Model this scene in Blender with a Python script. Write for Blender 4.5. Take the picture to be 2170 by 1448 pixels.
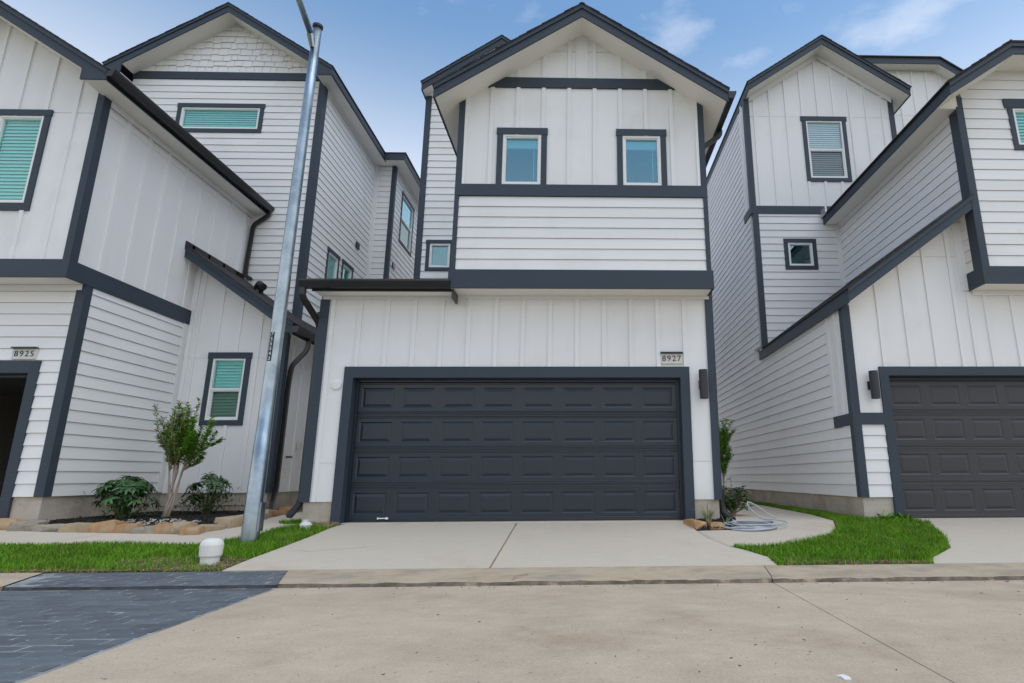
import bpy, bmesh, math, random
import numpy as np
from mathutils import Vector, Matrix

for o in list(bpy.data.objects):
    bpy.data.objects.remove(o, do_unlink=True)
SC = bpy.context.scene
COL = SC.collection
R = math.radians

# ------------------------------------------------------------------ camera
cam_d = bpy.data.cameras.new('camera')
cam = bpy.data.objects.new('camera', cam_d); COL.objects.link(cam)
pitch, yaw, roll = 0.2293666, -0.0293746, -0.0054679
fw = Vector((-math.sin(yaw)*math.cos(pitch), math.cos(yaw)*math.cos(pitch), math.sin(pitch)))
rt = Vector((math.cos(yaw), math.sin(yaw), 0)); up = rt.cross(fw)
r2 = math.cos(roll)*rt + math.sin(roll)*up; u2 = -math.sin(roll)*rt + math.cos(roll)*up
cam.matrix_world = Matrix.Translation((0, -8.8, 0.645)) @ Matrix((r2, u2, -fw)).transposed().to_4x4()
cam_d.sensor_fit = 'HORIZONTAL'; cam_d.sensor_width = 36.0
cam_d.lens = 1226.86/2170*36.0
cam_d.shift_x = -182.7/2170
cam_d.clip_start = 0.05; cam_d.clip_end = 2000
SC.camera = cam

# ------------------------------------------------------------------ sky, sun, exposure
SUN_EL, SUN_AZ = 68.0, 125.0          # azimuth clockwise from +Y: the veiled sun is high, behind the camera to the right
W = bpy.data.worlds.new('World'); SC.world = W; W.use_nodes = True
nt = W.node_tree; nt.nodes.clear()
out = nt.nodes.new('ShaderNodeOutputWorld'); bg = nt.nodes.new('ShaderNodeBackground')
sky = nt.nodes.new('ShaderNodeTexSky'); sky.sky_type = 'NISHITA'; sky.sun_disc = False
sky.sun_elevation = R(SUN_EL); sky.sun_rotation = R(SUN_AZ)
sky.air_density = 1.0; sky.dust_density = 1.0; sky.ozone_density = 0.8; sky.altitude = 0
tc = nt.nodes.new('ShaderNodeTexCoord')
mp = nt.nodes.new('ShaderNodeMapping'); mp.inputs['Scale'].default_value = (1.0, 1.0, 2.2)
mp.inputs['Location'].default_value = (6.6, 4.4, 2.2)
cn = nt.nodes.new('ShaderNodeTexNoise'); cn.inputs['Scale'].default_value = 3.0; cn.inputs['Detail'].default_value = 9; cn.inputs['Roughness'].default_value = 0.56
cr = nt.nodes.new('ShaderNodeValToRGB'); cr.color_ramp.elements[0].position = 0.54; cr.color_ramp.elements[1].position = 0.96
cr.color_ramp.elements[0].color = (0, 0, 0, 1); cr.color_ramp.elements[1].color = (1, 1, 1, 1)
mx = nt.nodes.new('ShaderNodeMix'); mx.data_type = 'RGBA'
mx.inputs[7].default_value = (4.6, 4.55, 4.55, 1)
L = nt.links.new
L(tc.outputs['Generated'], mp.inputs['Vector']); L(mp.outputs['Vector'], cn.inputs['Vector'])
L(cn.outputs['Fac'], cr.inputs['Fac'])
# thin haze that whitens the sky towards the horizon
sx = nt.nodes.new('ShaderNodeSeparateXYZ'); L(tc.outputs['Generated'], sx.inputs[0])
hz = nt.nodes.new('ShaderNodeMapRange'); hz.interpolation_type = 'SMOOTHSTEP'
hz.inputs[1].default_value = 0.24; hz.inputs[2].default_value = 0.69; hz.inputs[3].default_value = 0.95; hz.inputs[4].default_value = 0.0
L(sx.outputs['Z'], hz.inputs[0])
am = nt.nodes.new('ShaderNodeMath'); am.operation = 'MAXIMUM'; L(cr.outputs['Color'], am.inputs[0]); L(hz.outputs[0], am.inputs[1]); L(am.outputs[0], mx.inputs[0])
tn = nt.nodes.new('ShaderNodeMix'); tn.data_type = 'RGBA'; tn.blend_type = 'MULTIPLY'; tn.inputs[0].default_value = 1.0
tn.inputs[7].default_value = (0.60, 0.755, 0.775, 1)
L(sky.outputs['Color'], tn.inputs[6]); L(tn.outputs[2], mx.inputs[6]); L(mx.outputs[2], bg.inputs['Color'])
bg.inputs['Strength'].default_value = 0.15
L(bg.outputs['Background'], out.inputs['Surface'])
sun_d = bpy.data.lights.new('sun', 'SUN'); sun_d.energy = 0.6; sun_d.angle = R(70); sun_d.color = (1.0, 0.92, 0.82)
sun = bpy.data.objects.new('sun', sun_d); COL.objects.link(sun)
az, el = R(SUN_AZ), R(SUN_EL)
sdir = Vector((math.sin(az)*math.cos(el), math.cos(az)*math.cos(el), math.sin(el)))
sun.rotation_euler = (-sdir).to_track_quat('-Z', 'Y').to_euler()
SC.view_settings.view_transform = 'Standard'; SC.view_settings.look = 'None'
SC.view_settings.gamma = 1.0; SC.view_settings.use_curve_mapping = False
SC.view_settings.exposure = 0.88

# ------------------------------------------------------------------ materials
MATS = {}
def pmat(name, base, rough=0.6, var=0.06, vscale=2.0, bump=0.0, bscale=60.0, stretch=(1, 1, 1),
         objrand=0.03, metal=0.0, spec=0.4, second=None, smix=(0.45, 0.7), sscale=1.0, island=0.0, speck=None, coat=0.0, third=None, grain=0.0):
    m = bpy.data.materials.new(name); m.use_nodes = True
    n = m.node_tree; lk = n.links.new; b = n.nodes['Principled BSDF']
    t = n.nodes.new('ShaderNodeTexCoord'); mpn = n.nodes.new('ShaderNodeMapping'); mpn.inputs['Scale'].default_value = stretch
    lk(t.outputs['Object'], mpn.inputs['Vector'])
    no = n.nodes.new('ShaderNodeTexNoise'); no.inputs['Scale'].default_value = vscale; no.inputs['Detail'].default_value = 6
    lk(mpn.outputs['Vector'], no.inputs['Vector'])
    rp = n.nodes.new('ShaderNodeMapRange'); rp.inputs[1].default_value = 0.25; rp.inputs[2].default_value = 0.75
    rp.inputs[3].default_value = 1-var; rp.inputs[4].default_value = 1+var
    lk(no.outputs['Fac'], rp.inputs[0])
    col = n.nodes.new('ShaderNodeRGB'); col.outputs[0].default_value = (*base, 1); csock = col.outputs[0]
    if second is not None:
        n2 = n.nodes.new('ShaderNodeTexNoise'); n2.inputs['Scale'].default_value = sscale; n2.inputs['Detail'].default_value = 7; n2.inputs['Roughness'].default_value = 0.62
        lk(t.outputs['Object'], n2.inputs['Vector'])
        r2n = n.nodes.new('ShaderNodeMapRange'); r2n.inputs[1].default_value = smix[0]; r2n.inputs[2].default_value = smix[1]
        lk(n2.outputs['Fac'], r2n.inputs[0])
        mm = n.nodes.new('ShaderNodeMix'); mm.data_type = 'RGBA'; mm.inputs[7].default_value = (*second, 1)
        lk(r2n.outputs[0], mm.inputs[0]); lk(csock, mm.inputs[6]); csock = mm.outputs[2]
    if third is not None:
        n4 = n.nodes.new('ShaderNodeTexNoise'); n4.inputs['Scale'].default_value = third[1]; n4.inputs['Detail'].default_value = 8; n4.inputs['Roughness'].default_value = 0.68; n4.inputs['Distortion'].default_value = 0.6
        m4 = n.nodes.new('ShaderNodeMapping'); m4.inputs['Location'].default_value = (3.1, 7.7, 0); lk(t.outputs['Object'], m4.inputs['Vector']); lk(m4.outputs['Vector'], n4.inputs['Vector'])
        r4 = n.nodes.new('ShaderNodeMapRange'); r4.inputs[1].default_value = third[2]; r4.inputs[2].default_value = third[3]; r4.inputs[4].default_value = third[4]
        lk(n4.outputs['Fac'], r4.inputs[0])
        m5 = n.nodes.new('ShaderNodeMix'); m5.data_type = 'RGBA'; m5.inputs[7].default_value = (*third[0], 1)
        lk(r4.outputs[0], m5.inputs[0]); lk(csock, m5.inputs[6]); csock = m5.outputs[2]
    if speck is not None:
        n3 = n.nodes.new('ShaderNodeTexNoise'); n3.inputs['Scale'].default_value = speck[1]; n3.inputs['Detail'].default_value = 2
        lk(t.outputs['Object'], n3.inputs['Vector'])
        r3 = n.nodes.new('ShaderNodeMapRange'); r3.inputs[1].default_value = speck[2]; r3.inputs[2].default_value = speck[2]+0.06
        lk(n3.outputs['Fac'], r3.inputs[0])
        m3 = n.nodes.new('ShaderNodeMix'); m3.data_type = 'RGBA'; m3.inputs[7].default_value = (*speck[0], 1)
        lk(r3.outputs[0], m3.inputs[0]); lk(csock, m3.inputs[6]); csock = m3.outputs[2]
    vm = n.nodes.new('ShaderNodeVectorMath'); vm.operation = 'SCALE'
    lk(csock, vm.inputs[0]); lk(rp.outputs[0], vm.inputs['Scale']); vs = vm.outputs[0]
    if grain:
        ng = n.nodes.new('ShaderNodeTexNoise'); ng.inputs['Scale'].default_value = 95.0; ng.inputs['Detail'].default_value = 3
        lk(t.outputs['Object'], ng.inputs['Vector'])
        rg_ = n.nodes.new('ShaderNodeMapRange'); rg_.inputs[1].default_value = 0.3; rg_.inputs[2].default_value = 0.7; rg_.inputs[3].default_value = 1-grain; rg_.inputs[4].default_value = 1+grain
        lk(ng.outputs['Fac'], rg_.inputs[0]); vg = n.nodes.new('ShaderNodeVectorMath'); vg.operation = 'SCALE'
        lk(vs, vg.inputs[0]); lk(rg_.outputs[0], vg.inputs['Scale']); vs = vg.outputs[0]
    def mulr(sock, amt, vs):
        r = n.nodes.new('ShaderNodeMapRange'); r.inputs[3].default_value = 1-amt; r.inputs[4].default_value = 1+amt
        lk(sock, r.inputs[0]); v = n.nodes.new('ShaderNodeVectorMath'); v.operation = 'SCALE'
        lk(vs, v.inputs[0]); lk(r.outputs[0], v.inputs['Scale']); return v.outputs[0]
    if objrand:
        oi = n.nodes.new('ShaderNodeObjectInfo'); vs = mulr(oi.outputs['Random'], objrand, vs)
    if island:
        gi = n.nodes.new('ShaderNodeNewGeometry'); vs = mulr(gi.outputs['Random Per Island'], island, vs)
    lk(vs, b.inputs['Base Color'])
    b.inputs['Roughness'].default_value = rough; b.inputs['Metallic'].default_value = metal
    b.inputs['Specular IOR Level'].default_value = spec
    if coat: b.inputs['Coat Weight'].default_value = coat
    if bump:
        nb = n.nodes.new('ShaderNodeTexNoise'); nb.inputs['Scale'].default_value = bscale; nb.inputs['Detail'].default_value = 5
        lk(mpn.outputs['Vector'], nb.inputs['Vector'])
        bp = n.nodes.new('ShaderNodeBump'); bp.inputs['Strength'].default_value = bump; bp.inputs['Distance'].default_value = 0.01
        lk(nb.outputs['Fac'], bp.inputs['Height']); lk(bp.outputs['Normal'], b.inputs['Normal'])
    MATS[name] = m; return m

WHITE = (0.80, 0.79, 0.785)
pmat('white_lap_x', WHITE, 0.62, 0.035, 1.2, 0.10, 26, (0.25, 1, 5), 0.03, second=(0.69, 0.67, 0.65), smix=(0.52, 0.85), sscale=0.9)
pmat('white_lap_y', WHITE, 0.62, 0.035, 1.2, 0.10, 26, (1, 0.25, 5), 0.03, second=(0.70, 0.675, 0.64), smix=(0.55, 0.85), sscale=0.9)
pmat('white_panel', (0.80, 0.79, 0.785), 0.62, 0.02, 0.9, 0.07, 22, (4, 4, 0.4), 0.018, second=(0.70, 0.675, 0.64), smix=(0.55, 0.85), sscale=0.9)
pmat('white_trim', (0.80, 0.79, 0.785), 0.6, 0.02, 1.5, 0.03, 30, (1, 1, 1), 0.012)
pmat('white_soffit', (0.86, 0.83, 0.77), 0.7, 0.02, 1.0, 0.04, 40, (1, 1, 1), 0.01)
pmat('navy_trim', (0.036, 0.050, 0.070), 0.6, 0.07, 1.5, 0.10, 24, (0.5, 0.5, 2.5), 0.05)
pmat('navy_door', (0.012, 0.021, 0.034), 0.30, 0.06, 1.2, 0.12, 70, (0.6, 1, 3), 0.02, spec=0.5)
pmat('slate_door', (0.036, 0.036, 0.042), 0.38, 0.06, 1.2, 0.12, 70, (0.6, 1, 3), 0.02, spec=0.5)
pmat('gutter_black', (0.018, 0.017, 0.018), 0.33, 0.05, 2, 0, 1, objrand=0.0, spec=0.5)
pmat('shingle', (0.050, 0.047, 0.050), 0.9, 0.35, 9, 0.5, 90, (1, 1, 1), 0.12)
pmat('vinyl', (0.80, 0.80, 0.79), 0.4, 0.01, 1, objrand=0.0)
pmat('blind', (0.84, 0.85, 0.83), 0.6, 0.02, 2, objrand=0.0)
pmat('room_dark', (0.16, 0.16, 0.15), 0.9, 0.1, 1, objrand=0.0)
pmat('garage_inside', (0.26, 0.24, 0.21), 0.85, 0.08, 1, objrand=0.0)
pmat('foundation', (0.50, 0.445, 0.375), 0.9, 0.10, 5, 0.35, 25, (0.6, 0.6, 3), 0.04, second=(0.36, 0.295, 0.23), smix=(0.44, 0.66), sscale=1.6, speck=((0.12, 0.11, 0.10), 38, 0.69))
pmat('drive_concrete', (0.575, 0.495, 0.405), 0.85, 0.045, 4, 0.12, 60, (1, 6, 1), 0.015, second=(0.50, 0.41, 0.31), smix=(0.56, 0.78), sscale=0.9, speck=((0.36, 0.32, 0.26), 48, 0.70), third=((0.40, 0.30, 0.20), 0.75, 0.60, 0.78, 0.55), grain=0.10)
pmat('street_concrete', (0.535, 0.425, 0.315), 0.85, 0.08, 5.0, 0.12, 70, (1, 1.5, 1), 0.02, second=(0.435, 0.34, 0.245), smix=(0.44, 0.74), sscale=1.3, speck=((0.20, 0.165, 0.13), 36, 0.70), third=((0.33, 0.235, 0.155), 0.55, 0.52, 0.76, 0.75), grain=0.13)
pmat('kerb_concrete', (0.50, 0.395, 0.28), 0.85, 0.08, 6, 0.2, 60, (1, 3, 1), 0.02, second=(0.34, 0.285, 0.23), smix=(0.48, 0.7), sscale=2.2, speck=((0.20, 0.16, 0.12), 34, 0.69), third=((0.30, 0.21, 0.13), 1.6, 0.50, 0.72, 0.6), grain=0.12)
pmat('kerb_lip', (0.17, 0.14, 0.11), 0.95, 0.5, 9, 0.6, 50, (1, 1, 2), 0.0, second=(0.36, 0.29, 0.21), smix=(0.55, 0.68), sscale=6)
pmat('paver', (0.118, 0.132, 0.148), 0.6, 0.22, 5, 0.6, 22, (1, 1, 1), 0.20, second=(0.19, 0.21, 0.23), smix=(0.48, 0.70), sscale=4.0, speck=((0.42, 0.42, 0.40), 36, 0.72))
pmat('paver_joint', (0.33, 0.34, 0.335), 0.8, 0.4, 6, 0.3, 40, second=(0.12, 0.135, 0.145), smix=(0.46, 0.62), sscale=2.5)
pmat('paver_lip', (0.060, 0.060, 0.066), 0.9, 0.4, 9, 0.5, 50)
pmat('expansion_strip', (0.30, 0.23, 0.14), 0.9, 0.2, 8)
pmat('soil', (0.095, 0.070, 0.045), 0.95, 0.3, 10, 0.6, 40)
pmat('yard', (0.10, 0.115, 0.05), 0.95, 0.3, 2, 0.4, 20)
pmat('mulch', (0.022, 0.018, 0.016), 0.9, 0.35, 14, 0.6, 60, island=0.5)
pmat('pale_chip', (0.46, 0.42, 0.36), 0.9, 0.2, 8, island=0.35)
pmat('straw', (0.34, 0.255, 0.145), 0.9, 0.2, 8, island=0.4)
pmat('grass_blade', (0.122, 0.268, 0.012), 0.55, 0.28, 3.0, spec=0.25, second=(0.27, 0.27, 0.07), smix=(0.56, 0.80), sscale=2.6, island=0.45, objrand=0.0)
pmat('stone_buff', (0.42, 0.325, 0.215), 0.9, 0.16, 8, 0.5, 30, objrand=0.10, second=(0.31, 0.225, 0.145), smix=(0.45, 0.65), sscale=5)
pmat('stone_rust', (0.42, 0.225, 0.10), 0.9, 0.18, 8, 0.5, 30, objrand=0.10, second=(0.38, 0.275, 0.17), smix=(0.44, 0.62), sscale=4)
pmat('stone_grey', (0.36, 0.32, 0.26), 0.9, 0.16, 8, 0.5, 30, objrand=0.10, second=(0.25, 0.21, 0.165), smix=(0.45, 0.65), sscale=5)
pmat('galvanised', (0.35, 0.41, 0.45), 0.30, 0.12, 5, 0.02, 30, (1, 1, 0.35), 0.0, metal=0.95, second=(0.24, 0.30, 0.345), smix=(0.45, 0.62), sscale=3.5)
pmat('pvc', (0.74, 0.73, 0.69), 0.5, 0.05, 6, second=(0.5, 0.45, 0.36), smix=(0.6, 0.8), sscale=6, objrand=0.0)
pmat('bark', (0.38, 0.31, 0.245), 0.85, 0.22, 9, 0.5, 30, (1, 1, 0.2), 0.0, second=(0.27, 0.19, 0.135), smix=(0.52, 0.66), sscale=9)
pmat('leaf_myrtle', (0.175, 0.290, 0.050), 0.5, 0.2, 6, island=0.4, objrand=0.0, spec=0.3)
pmat('leaf_bright', (0.140, 0.320, 0.022), 0.5, 0.2, 6, island=0.35, objrand=0.0, spec=0.3)
pmat('leaf_dark', (0.046, 0.115, 0.032), 0.38, 0.2, 6, island=0.45, objrand=0.0, spec=0.45)
pmat('leaf_olive', (0.075, 0.115, 0.035), 0.45, 0.2, 6, island=0.4, objrand=0.0, spec=0.35)
pmat('leaf_stripe', (0.30, 0.34, 0.19), 0.5, 0.2, 8, island=0.5, objrand=0.0, spec=0.3)
pmat('hose_grey', (0.40, 0.43, 0.46), 0.4, 0.06, 10, objrand=0.0)
pmat('black_plastic', (0.014, 0.014, 0.015), 0.45, 0.05, 3, objrand=0.0)
pmat('lamp_black', (0.030, 0.032, 0.038), 0.45, 0.04, 3, objrand=0.0)
pmat('plaque', (0.62, 0.61, 0.57), 0.55, 0.05, 10, objrand=0.0)
pmat('ink', (0.02, 0.02, 0.02), 0.6, 0.0, 1, objrand=0.0)
pmat('tag_white', (0.8, 0.8, 0.78), 0.5, 0.0, 1, objrand=0.0)
pmat('steel', (0.55, 0.56, 0.57), 0.35, 0.05, 5, metal=0.8, objrand=0.0)
pmat('brass_grey', (0.18, 0.17, 0.15), 0.4, 0.05, 5, metal=0.6, objrand=0.0)
pmat('flashing', (0.62, 0.64, 0.66), 0.35, 0.08, 5, metal=0.6, objrand=0.0)
pmat('dry_leaf', (0.075, 0.050, 0.028), 0.9, 0.3, 8, island=0.5, objrand=0.0)
pmat('paper', (0.78, 0.79, 0.80), 0.7, 0.02, 8, objrand=0.0)

def glass_mat(name, tint, f0=0.10, refl=(0.80, 0.95, 0.95)):
    m = bpy.data.materials.new(name); m.use_nodes = True; n = m.node_tree; n.nodes.clear(); lk = n.links.new
    o = n.nodes.new('ShaderNodeOutputMaterial'); t = n.nodes.new('ShaderNodeBsdfTransparent'); g = n.nodes.new('ShaderNodeBsdfGlossy')
    t.inputs['Color'].default_value = (*tint, 1); g.inputs['Roughness'].default_value = 0.02; g.inputs['Color'].default_value = (*refl, 1)
    lw = n.nodes.new('ShaderNodeLayerWeight'); lw.inputs['Blend'].default_value = 0.5
    pw = n.nodes.new('ShaderNodeMath'); pw.operation = 'POWER'; pw.inputs[1].default_value = 4.0; lk(lw.outputs['Facing'], pw.inputs[0])
    no = n.nodes.new('ShaderNodeTexNoise'); no.inputs['Scale'].default_value = 1.3; tcn = n.nodes.new('ShaderNodeTexCoord'); lk(tcn.outputs['Object'], no.inputs['Vector'])
    bp = n.nodes.new('ShaderNodeBump'); bp.inputs['Strength'].default_value = 0.03; bp.inputs['Distance'].default_value = 0.02
    lk(no.outputs['Fac'], bp.inputs['Height']); lk(bp.outputs['Normal'], g.inputs['Normal'])
    ad = n.nodes.new('ShaderNodeMath'); ad.operation = 'MULTIPLY_ADD'; ad.inputs[1].default_value = 0.9; ad.inputs[2].default_value = f0; ad.use_clamp = True
    lk(pw.outputs[0], ad.inputs[0]); mxs = n.nodes.new('ShaderNodeMixShader')
    lk(ad.outputs[0], mxs.inputs[0]); lk(t.outputs[0], mxs.inputs[1]); lk(g.outputs[0], mxs.inputs[2]); lk(mxs.outputs[0], o.inputs['Surface'])
    MATS[name] = m
glass_mat('glass_teal', (0.71, 0.94, 0.925), 0.07)
glass_mat('glass_plain', (0.90, 0.94, 0.95), 0.10)
glass_mat('glass_sky', (0.70, 0.91, 0.94), 0.19, (0.58, 0.86, 0.95))
glass_mat('glass_screen', (0.62, 0.72, 0.68), 0.02)
glass_mat('glass_grey', (0.74, 0.76, 0.77), 0.05)

# ------------------------------------------------------------------ object helpers
INV = {}
def link(o, parent=None, label=None, cat=None, group=None, kind=None):
    COL.objects.link(o)
    if parent is not None:
        o.parent = parent
        if parent.name in INV: o.matrix_parent_inverse = INV[parent.name]
    if label: o['label'] = label
    if cat: o['category'] = cat
    if group: o['group'] = group
    if kind: o['kind'] = kind
    return o
def thing(name, loc, label, cat, group=None):
    o = bpy.data.objects.new(name, None); o.location = loc; o.empty_display_size = 0.2
    link(o, None, label, cat, group); INV[o.name] = Matrix.Translation(Vector(loc)).inverted()
    return o
def mesh(name, verts, faces, mat, smooth=False):
    me = bpy.data.meshes.new(name); me.from_pydata([tuple(map(float, v)) for v in verts], [], faces)
    me.materials.append(MATS[mat])
    if smooth: me.polygons.foreach_set('use_smooth', [True]*len(me.polygons))
    me.update(); return me
def obj(name, verts, faces, mat, parent=None, smooth=False, **kw):
    return link(bpy.data.objects.new(name, mesh(name, verts, faces, mat, smooth)), parent, **kw)
def npmesh(name, V, quads, mat, parent=None, **kw):
    """large meshes of triangles or quads from numpy arrays"""
    me = bpy.data.meshes.new(name); k = quads.shape[1]
    me.vertices.add(len(V)); me.vertices.foreach_set('co', V.astype(np.float32).ravel())
    me.loops.add(quads.size); me.loops.foreach_set('vertex_index', quads.astype(np.int32).ravel())
    me.polygons.add(len(quads)); me.polygons.foreach_set('loop_start', np.arange(0, quads.size, k, dtype=np.int32))
    me.polygons.foreach_set('loop_total', np.full(len(quads), k, dtype=np.int32))
    me.materials.append(MATS[mat]); me.update(calc_edges=True); me.validate()
    return link(bpy.data.objects.new(name, me), parent, **kw)

class MB:
    def __init__(s): s.v = []; s.f = []
    def box(s, a, b):
        (x0, y0, z0), (x1, y1, z1) = a, b; i = len(s.v)
        if x0 > x1: x0, x1 = x1, x0
        if y0 > y1: y0, y1 = y1, y0
        if z0 > z1: z0, z1 = z1, z0
        s.v += [(x0,y0,z0),(x1,y0,z0),(x1,y1,z0),(x0,y1,z0),(x0,y0,z1),(x1,y0,z1),(x1,y1,z1),(x0,y1,z1)]
        s.f += [tuple(i+k for k in q) for q in ((0,3,2,1),(4,5,6,7),(0,1,5,4),(1,2,6,5),(2,3,7,6),(3,0,4,7))]
        return s
    def add(s, v, f):
        i = len(s.v); s.v += list(v); s.f += [tuple(i+k for k in q) for q in f]; return s
    def build(s, name, mat, parent=None, smooth=False, **kw): return obj(name, s.v, s.f, mat, parent, smooth, **kw)
def box(name, a, b, mat, parent=None, **kw): return MB().box(a, b).build(name, mat, parent, **kw)

class F:
    """a wall plane: u along the wall, z up, d outwards"""
    def __init__(s, kind, c):
        s.kind, s.c = kind, c
        s.flip = kind == '-x'
    def P(s, u, z, d):
        if s.kind == 'front': return (u, s.c-d, z)
        if s.kind == '+x': return (s.c+d, u, z)
        return (s.c-d, u, z)
def area2(p): return sum(p[i][0]*p[(i+1) % len(p)][1]-p[(i+1) % len(p)][0]*p[i][1] for i in range(len(p)))
def prism_vf(fr, poly, d0, front):
    if area2(poly) < 0: poly = poly[::-1]
    n = len(poly); fd = front if callable(front) else (lambda u, z: front)
    v = [fr.P(u, z, d0) for u, z in poly]+[fr.P(u, z, fd(u, z)) for u, z in poly]
    f = [tuple(range(n-1, -1, -1)), tuple(range(n, 2*n))]+[(i, (i+1) % n, n+(i+1) % n, n+i) for i in range(n)]
    if fr.flip: f = [q[::-1] for q in f]
    return v, f
def prism(name, fr, poly, d0, front, mat, parent, **kw):
    v, f = prism_vf(fr, poly, d0, front); return obj(name, v, f, mat, parent, **kw)
def clip(p, a, b, c):
    """keep a*u+b*z <= c"""
    o = []
    for i in range(len(p)):
        A, B = p[i], p[(i+1) % len(p)]; sa, sb = a*A[0]+b*A[1]-c, a*B[0]+b*B[1]-c
        if sa <= 0: o.append(A)
        if (sa < 0 < sb) or (sb < 0 < sa):
            t = sa/(sa-sb); o.append((A[0]+t*(B[0]-A[0]), A[1]+t*(B[1]-A[1])))
    return o
def ok(p): return len(p) >= 3 and abs(area2(p)) > 2e-4
def cut(poly, holes):
    ps = [poly]
    for (u0, u1, z0, z1) in holes:
        nx = []
        for p in ps:
            us = [q[0] for q in p]; zs = [q[1] for q in p]
            if max(us) <= u0 or min(us) >= u1 or max(zs) <= z0 or min(zs) >= z1: nx.append(p); continue
            nx.append(clip(p, 1, 0, u0)); nx.append(clip(p, -1, 0, -u1))
            mid = clip(clip(p, -1, 0, -u0), 1, 0, u1)
            nx.append(clip(mid, 0, 1, z0)); nx.append(clip(mid, 0, -1, -z1))
        ps = [p for p in nx if ok(p)]
    return ps
def rect(u0, u1, z0, z1): return [(u0, z0), (u1, z0), (u1, z1), (u0, z1)]
def sheath(fr, poly, holes, parent, thick=0.12):
    m = MB()
    for p in cut(poly, holes): m.add(*prism_vf(fr, p, -thick, -0.001))
    return m.build('wall', 'white_trim', parent)
def lap_wall(parent, fr, poly, z0, exposure=0.178, holes=(), zstop=None):
    """every lap board a piece of its own, its lower edge proud of the one below"""
    w = sheath(fr, poly, holes, parent); zt = max(q[1] for q in poly); z = z0; mat = 'white_lap_x' if fr.kind == 'front' else 'white_lap_y'
    zb = min(q[1] for q in poly)
    while z < zt-0.01:
        s = clip(clip(poly, 0, -1, -max(z, zb)), 0, 1, z+exposure-0.006)
        if ok(s):
            ulo, uhi = min(q[0] for q in s), max(q[0] for q in s); segs = [s]
            if uhi-ulo > 3.9:
                rj = random.Random(int(z*1000)+int(ulo*77)); uu = ulo+rj.choice((0.9, 1.7, 2.5, 3.3))+rj.uniform(-.2, .2); segs = []; rest = s
                while uu < uhi-0.5:
                    segs.append(clip(rest, 1, 0, uu-0.0012)); rest = clip(rest, -1, 0, -uu-0.0012); uu += 3.66
                segs.append(rest)
            for p in [q for t in segs if ok(t) for q in cut(t, holes)]:
                zz = z
                prism('siding_board', fr, p, 0.0, lambda u, q, zz=zz: 0.026-0.016*(q-zz)/exposure, mat, w)
        z += exposure
    return w
def batten_wall(parent, fr, poly, battens, holes=(), zjoint=None, bw=0.062, skip=()):
    w = sheath(fr, poly, holes, parent); us = [q[0] for q in poly]; zs = [q[1] for q in poly]
    cuts = sorted(b for i, b in enumerate(sorted(battens)) if i % 3 == 0)
    edges = [min(us)-1]+cuts+[max(us)+1]; zj = [min(zs)-1]+([zjoint] if zjoint else [])+[max(zs)+1]
    for a, b in zip(edges[:-1], edges[1:]):
        for c, d in zip(zj[:-1], zj[1:]):
            p = clip(clip(clip(clip(poly, -1, 0, -a-0.001), 1, 0, b-0.001), 0, -1, -c-0.004), 0, 1, d-0.004)
            if ok(p):
                for q in cut(p, holes): prism('panel', fr, q, 0.0, 0.010, 'white_panel', w)
    for b in battens:
        p = clip(clip(poly, -1, 0, -(b-bw/2)), 1, 0, b+bw/2)
        if ok(p):
            for q in cut(p, holes):
                if max(t[1] for t in q)-min(t[1] for t in q) > 0.03: prism('batten', fr, q, 0.0105, 0.034, 'white_panel', w)
    return w
def trim(name, parent, fr, u0, u1, z0, z1, d=0.036, mat='navy_trim', d0=0.0):
    return prism(name, fr, rect(u0, u1, z0, z1), d0, d, mat, parent)
def corner(parent, x, y, sx, z0, z1, w=0.10, d=0.036, mat='navy_trim', side=True):
    """outside corner board: a front face board and a side face board; sx=+1 when the side wall faces +x"""
    box('corner_board', (x, y-d, z0), (x-sx*w, y, z1), mat, parent)
    if side: box('corner_board', (x+0.001*sx, y-d, z0), (x+sx*d, y+w, z1), mat, parent)

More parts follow.
